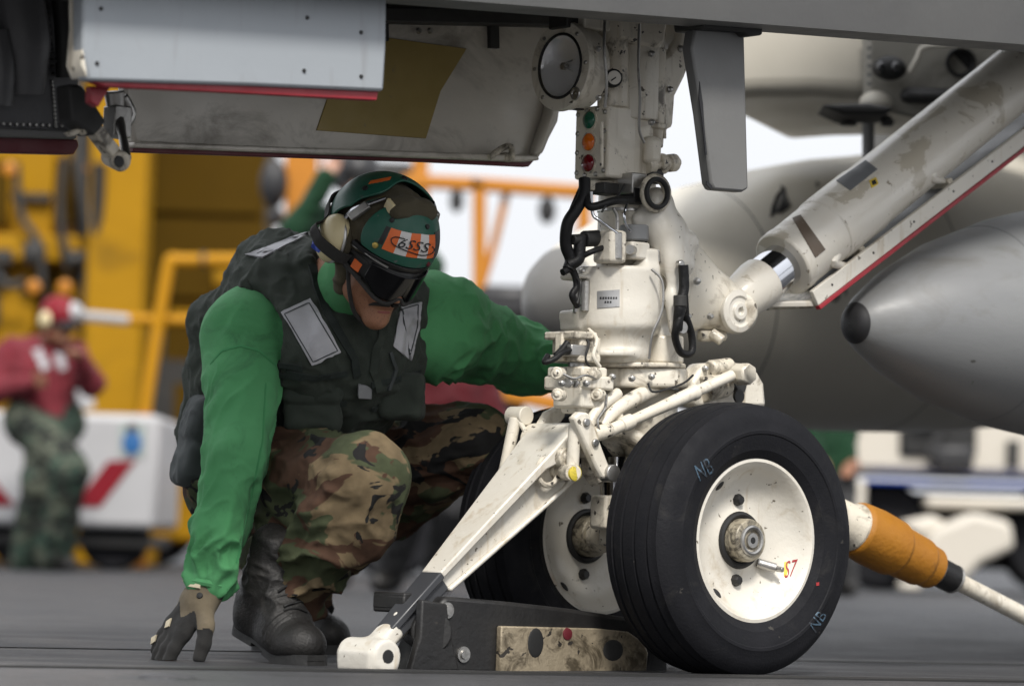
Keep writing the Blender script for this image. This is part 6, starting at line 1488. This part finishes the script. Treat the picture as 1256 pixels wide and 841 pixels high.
# bent yellow guard rail in front of the crane
Y = 23.6
a = P(200, 700, Y)
gr = thing('guard_rail', 'bright yellow bent tube rail between the crane and the kneeling person', 'railing', (a.x, a.y, 0))
b = MB(); b.tube([P(178, 505, Y), P(186, 450, Y), P(206, 330, Y), P(214, 319, Y), P(228, 319, Y), P(300, 319, Y), P(430, 322, Y)], .044, 12); b.build('top_rail', M['railyel'], gr)
b = MB(); b.cyl(P(135, 391, Y+.1), P(430, 396, Y+.1), .038, n=12); b.build('mid_rail', M['railyel'], gr)
b = MB()
q = P(178, 505, Y); b.cyl(q, (q.x, q.y, 0), .05, n=12); b.build('post', M['yelor'], gr)
b = MB(); b.cyl(P(430, 322, Y), (P(430, 322, Y).x, Y, .0), .05, n=12); b.build('post', M['yelor'], gr)
b = MB(); b.cyl(P(247, 319, Y-.0), P(252, 319, Y), .058, n=12); b.build('rail_clamp', M['dark'], gr)
# orange tube frame in the middle
Y = 21
a = P(620, 690, Y)
of = thing('tube_frame', 'orange-yellow square tube frame of a deck vehicle behind the green helmet', 'frame', (a.x, a.y, 0))
def tubepx(pts, w, name='frame_tube', m='yelor', Yo=0., sq=True):
    b = MB()
    for p, q in zip(pts, pts[1:]):
        A, B = P(*p, Y+Yo), P(*q, Y+Yo); d = (B-A).normalized(); n_ = Vector((0, 1, 0)); s_ = d.cross(n_).normalized(); b.box((A+B)/2, (B-A).length/2+w*.35, w/2, w/2, (d, s_, n_))
    return b.build(name, M[m], of, bevel=.015)
tubepx([(500, 222), (582, 226), (722, 236)], .085); tubepx([(588, 228), (588, 600)], .085); tubepx([(622, 234), (606, 300), (585, 372)], .05, Yo=.05); tubepx([(716, 236), (716, 600)], .085); tubepx([(516, 150), (516, 600)], .10, Yo=.3)
tubepx([(370, -40), (370, 620)], .20, Yo=.6); tubepx([(520, 460), (760, 512)], .10, Yo=-.2); tubepx([(350, 320), (520, 320)], .09, Yo=.6)
b = MB(); pbox(440, 560, 800, 660, Y+.5, 1.5, b); b.build('vehicle_bed', M['yel'], of, bevel=.04)
b = MB(); pbox(440, 660, 800, 690, Y+.6, 1.3, b); b.build('chassis', M['black'], of)
for x in (480, 760):
    c = P(x, 690, Y+.5); tire(of, (c.x, c.y, .3), (0, -1, 0), .3, .3)
b = MB(); b.ball(P(671, 258, Y), (.055, .07, .085)); b.cyl(P(671, 232, Y), P(671, 250, Y), .02, n=8); b.build('work_lamp', M['dgreycloth'], of)
b = MB(); b.ball(P(560, 246, Y), (.045, .05, .075)); b.build('work_lamp', M['dgreycloth'], of)
b = MB(); pbox(586, 348, 652, 394, Y-.3, .5, b); pbox(600, 394, 640, 600, Y-.2, .3, b); b.build('seat_back', M['nosecap'], of, bevel=.06)
b = MB(); pbox(418, 196, 506, 240, Y+.6, .4, b); b.build('cab_roof', M['dark'], of, bevel=.04)
b = MB(); b.ball(P(336, 225, Y+.4), (.09, .1, .16)); b.ball(P(338, 266, Y+.4), (.06, .1, .06)); b.build('mirror', M['nosecap'], of)

# ------------------------------------------------------------------ crew behind
def figure(name, label, jj, cols, hf_=(0, -1, 0), h=.016, extra=None, group=None, bulk=1.):
    """a standing, leaning or crouching person from joint points"""
    o = thing(name, label, 'person', (jj['ra'].x, jj['ra'].y, 0), group)
    hf_ = Vector(hf_).normalized(); hu = (EZ-hf_*EZ.dot(hf_)).normalized(); hl = hu.cross(hf_); hp_, hfn = head_prims(jj['hd'], (hl, hf_, hu), 1.)
    mid = (jj['rs']+jj['ls'])/2; hip = (jj['rh']+jj['lh'])/2
    def hnd(e, w):
        d = (w-e).normalized(); s_ = d.cross(Vector((.3, .9, .2))).normalized(); return hand(w, d, s_, s_.cross(d), 1., (.3, .5, .3), .1, .7)[0]
    body = hp_+[cap(hfn(0, -.02, -.06), mid+Vector((0, 0, .03)), .05, .06, .04), cap(mid-Vector((0, 0, .12)), hip, .12, .12, .05), cap(jj['rs'], jj['ls'], .06, None, .05), cap(jj['rs'], jj['re'], .048, .04, .02), cap(jj['re'], jj['rw'], .04, .028, .02), cap(jj['ls'], jj['le'], .048, .04, .02), cap(jj['le'], jj['lw'], .04, .028, .02),
       cap(jj['rh'], jj['rk'], .08, .056, .04), cap(jj['rk'], jj['ra'], .055, .038, .03), cap(jj['lh'], jj['lk'], .08, .056, .04), cap(jj['lk'], jj['la'], .055, .038, .03)]+hnd(jj['re'], jj['rw'])+hnd(jj['le'], jj['lw'])
    soft(body, .0085, 'body', M[cols['skin']], o, smooth=1)
    dj = lambda V, N: (np.clip(1-np.abs(2*vnoise(V*np.array([12, 12, 16.])+fbm(V*6, 3)[:, None]*2, 7)-1), 0, 1)**2)*.018-.004
    sh = [cap(mid-Vector((0, 0, .10)), hip, .155*bulk, .145*bulk, .05), cap(jj['rs'], jj['ls'], .085*bulk, None, .06), cap(jj['rs'], jj['re'], .075*bulk, .062*bulk, .03), cap(jj['re'], jj['rw'], .060*bulk, .045, .03), cap(jj['ls'], jj['le'], .075*bulk, .062*bulk, .03), cap(jj['le'], jj['lw'], .060*bulk, .045, .03), cap(mid, mid+Vector((0, 0, .06)), .07, .065, .03)]
    soft(sh, h, 'jersey', M[cols['top']], o, disp=dj, smooth=1)
    tr__ = [cap(jj['rh'], jj['lh'], .13*bulk, None, .05), cap(jj['rh'], jj['rk'], .115*bulk, .088*bulk, .04), cap(jj['rk'], jj['ra'], .086*bulk, .082*bulk, .04), cap(jj['lh'], jj['lk'], .115*bulk, .088*bulk, .04), cap(jj['lk'], jj['la'], .086*bulk, .082*bulk, .04)]
    soft(tr__, h, 'trousers', M[cols['leg']], o, disp=dj, smooth=1)
    for s in ('ra', 'la'):
        a_ = jj[s]; d = Vector((hf_.x, hf_.y, 0)).normalized()
        soft([cap((a_.x, a_.y, .055), (a_.x+d.x*.14, a_.y+d.y*.14, .05), .05, .045, .03), cap(a_, (a_.x, a_.y, .06), .06, .05, .03), halfspace((0, 0, .004), (0, 0, -1), .004)], .012, 'boot', M['boot'], o, smooth=1)
    hc = hfn(0, -.012, .05)
    soft([ell(hc, (.105, .125, .110), (hl, hf_, hu), .02), ell(hfn(0, .12, -.07), (.075, .09, .10), (hl, hf_, hu), .01, 'cut'), cap(hfn(-.085, 0, .0), hfn(-.07, .0, -.07), .025, .02, .02), cap(hfn(.085, 0, .0), hfn(.07, .0, -.07), .025, .02, .02)], .010, 'helmet', M[cols['hat']], o, smooth=1)
    b = MB()
    for sx in (-1, 1): b.ball(hfn(sx*.10, -.01, .005), (.035, .045, .055), (hl, hf_, hu), 16, 10)
    b.each('ear_cup', M[cols.get('ear', 'earcream')], o)
    b = MB()
    V = []; F = []
    for k in range(17):
        a_ = R(-75)+R(150)*k/16; c = hl*math.sin(a_)*.098+hf_*math.cos(a_)*.118; V += [hfn(0, -.01, .028)+c, hfn(0, -.01, -.022)+c, hfn(0, -.01, -.022)+c*.86, hfn(0, -.01, .028)+c*.86]
    for k in range(16):
        for q in range(4): F.append((k*4+q, k*4+(q+1) % 4, k*4+4+(q+1) % 4, k*4+4+q))
    b.add(V, F+[(3, 2, 1, 0), (64, 65, 66, 67)]); b.build('goggles', M['goggle'], o)
    return o, hfn, (hl, hf_, hu)
Y = 20.6
jr = dict(hd=P(72, 395, Y-.15), rs=P(16, 436, Y), ls=P(88, 440, Y+.02), re=P(-8, 480, Y-.1), rw=P(40, 470, Y-.30), le=P(112, 470, Y-.1), lw=P(100, 442, Y-.30), rh=P(40, 515, Y-.05), lh=P(70, 515, Y), rk=P(84, 578, Y-.35), lk=P(50, 592, Y-.2), ra=P(66, 680, Y-.15), la=P(34, 684, Y))
fr, hfn, ha = figure('person', 'blurred person in maroon jersey with a red and white helmet standing by the tractor', jr, dict(skin='skin', top='crewmaroon', leg='camodark', hat='vred', ear='earcream'), (.75, -.62, -.25), .016, bulk=1.28)
b = MB(); b.ball(hfn(.035, .045, .075), (.080, .088, .066), ha); b.build('helmet_patch', M['vwhite'], fr)
b = MB(); b.ball(hfn(-.02, .118, .005), (.07, .03, .035), ha); b.build('goggle_lens', M['nosecap'], fr)
tj = bvh(*[o for o in bpy.data.objects if o.parent == fr and o.name.startswith('jersey')])
for q in ([(40, 430), (50, 428), (62, 450), (52, 455)], [(66, 434), (76, 433), (82, 452), (73, 455)]): drape(tj, q, 'reflective_patch', M['reflect'], fr, .01, 5, 5)
b = MB(); b.lathe(P(56, 514, Y-.02)-EZ*.02, EZ, [(0, .155), (.045, .155)], 24); b.build('belt', M['nosecap'], fr)
b = MB(); b.box(P(58, 514, Y-.19), .03, .012, .025, XY); b.build('belt_buckle', M['vblue'], fr)
Y = 17
jg = dict(hd=P(440, 222, Y-.05), rs=P(398, 275, Y), ls=P(500, 280, Y), re=P(360, 268, Y-.2), rw=P(400, 218, Y-.22), le=P(528, 330, Y-.1), lw=P(500, 380, Y-.2), rh=P(430, 430, Y), lh=P(475, 430, Y), rk=P(425, 545, Y-.05), lk=P(480, 545, Y-.05), ra=P(420, 660, Y), la=P(485, 660, Y))
jg['re'] = P(362, 282, Y-.2)
fg, hfn, ha = figure('person', 'blurred person in green jersey raising one hand to the face behind the helmet', jg, dict(skin='skinlight', top='crewgreen', leg='camodark', hat='nosecap', ear='nosecap'), (-.2, -.95, -.1), .016)
Y = 16
jm = dict(hd=P(566, 402, Y+.1), rs=P(520, 470, Y), ls=P(590, 470, Y+.1), re=P(505, 540, Y-.15), rw=P(510, 600, Y-.3), le=P(610, 530, Y), lw=P(600, 590, Y-.2), rh=P(530, 585, Y+.1), lh=P(570, 585, Y+.15), rk=P(505, 610, Y-.35), lk=P(560, 620, Y-.3), ra=P(478, 690, Y-.05), la=P(540, 690, Y))
jm['hd'] = P(566, 400, Y+.05)
figure('person', 'blurred crouching person in maroon jersey seen under the outstretched green arm', jm, dict(skin='skin', top='crewred', leg='dgreycloth', hat='nosecap', ear='nosecap'), (-.3, -.9, -.3), .016)
Y = 19.5
jw = dict(hd=P(1005, 400, Y), rs=P(985, 460, Y), ls=P(1035, 460, Y), re=P(990, 520, Y-.15), rw=P(1000, 560, Y-.2), le=P(1040, 515, Y), lw=P(1040, 560, Y-.1), rh=P(998, 585, Y), lh=P(1024, 585, Y), rk=P(985, 650, Y-.1), lk=P(1030, 650, Y-.1), ra=P(985, 715, Y), la=P(1035, 717, Y))
figure('person', 'blurred person in dark green jersey standing behind the near tyre', jw, dict(skin='skin', top='crewgreen', leg='dgreycloth', hat='nosecap'), (.2, -.95, -.1), .016)
# white tractor with a blue line, right
Y = 22.5
a = P(1150, 720, Y)
rt = thing('tow_tractor', 'cream white deck tractor with a blue line seen under the grey belly tank', 'tractor', (a.x, a.y, 0))
b = MB(); pbox(1034, 470, 1420, 588, Y, 1.5, b); rb_ = b.build('tractor_body', M['vcream'], rt, bevel=.05)
b = MB(); pbox(1062, 588, 1420, 602, Y-.05, 1.5, b); b.build('blue_line', M['vblue'], rt, bevel=.01)
b = MB(); pbox(1105, 470, 1198, 562, Y-.04, .2, b); b.build('cab_opening', M['black'], rt, bevel=.03)
b = MB(); pbox(1145, 545, 1195, 578, Y-.15, .2, b); b.build('seat', M['nosecap'], rt, bevel=.04)
b = MB(); b.cyl(P(1140, 560, Y-.1), P(1165, 500, Y-.1), .03, n=10); b.cyl(P(1120, 520, Y-.1), P(1160, 518, Y-.1), .02, n=8); b.build('steering_column', M['dgreycloth'], rt)
b = MB(); pbox(1034, 562, 1052, 578, Y-.05, .1, b); b.build('tail_lamp', M['vred'], rt)
b = MB(); pbox(1236, 540, 1250, 572, Y-.05, .1, b); b.build('lamp', M['dark'], rt)
b = MB(); pbox(1060, 602, 1420, 704, Y+.3, 1., b); b.build('chassis', M['black'], rt)
b = MB(); pbox(1136, 608, 1420, 630, Y-.1, .6, b); pbox(1034, 588, 1062, 640, Y-.05, .6, b); b.build('step', M['vcream'], rt, bevel=.03)
b = MB(); b.prism([P(x, y, Y-.2) for x, y in [(1120, 690), (1140, 650), (1190, 628), (1235, 640), (1240, 672), (1200, 690), (1180, 712), (1150, 712)]], Vector((0, .4, 0))); b.prism([P(x, y, Y-.1) for x, y in [(1100, 640), (1140, 632), (1160, 640), (1130, 665)]], Vector((0, .3, 0))); b.build('tow_fitting', M['vcream'], rt, bevel=.04)
for x in (1085, 1300):
    c = P(x, 700, Y); tire(rt, (c.x, c.y+.3, .36), (0, -1, 0), .36, .35)
b = MB(); pbox(1104, 712, 1130, 724, Y-.5, .2, b); tag(b.build('wheel_chock', M['vcream'], None, bevel=.02), 'small pale wheel chock on the deck in front of the cream tractor', 'chock')
# small deck fitting in the left foreground
c = G(190, 836)
b = MB(); b.lathe((c.x, c.y, .0), EZ, [(-.01, .10), (.004, .095), (.010, .07), (.008, .05), (.004, .03)], 28); b.ball((c.x+.02, c.y, .008), (.05, .03, .010)); o = b.build('deck_tiedown', M['plate'], None, bevel=.003)
tag(o, 'worn metal tie-down cup set in the deck in front of the gloved hand', 'tie-down')
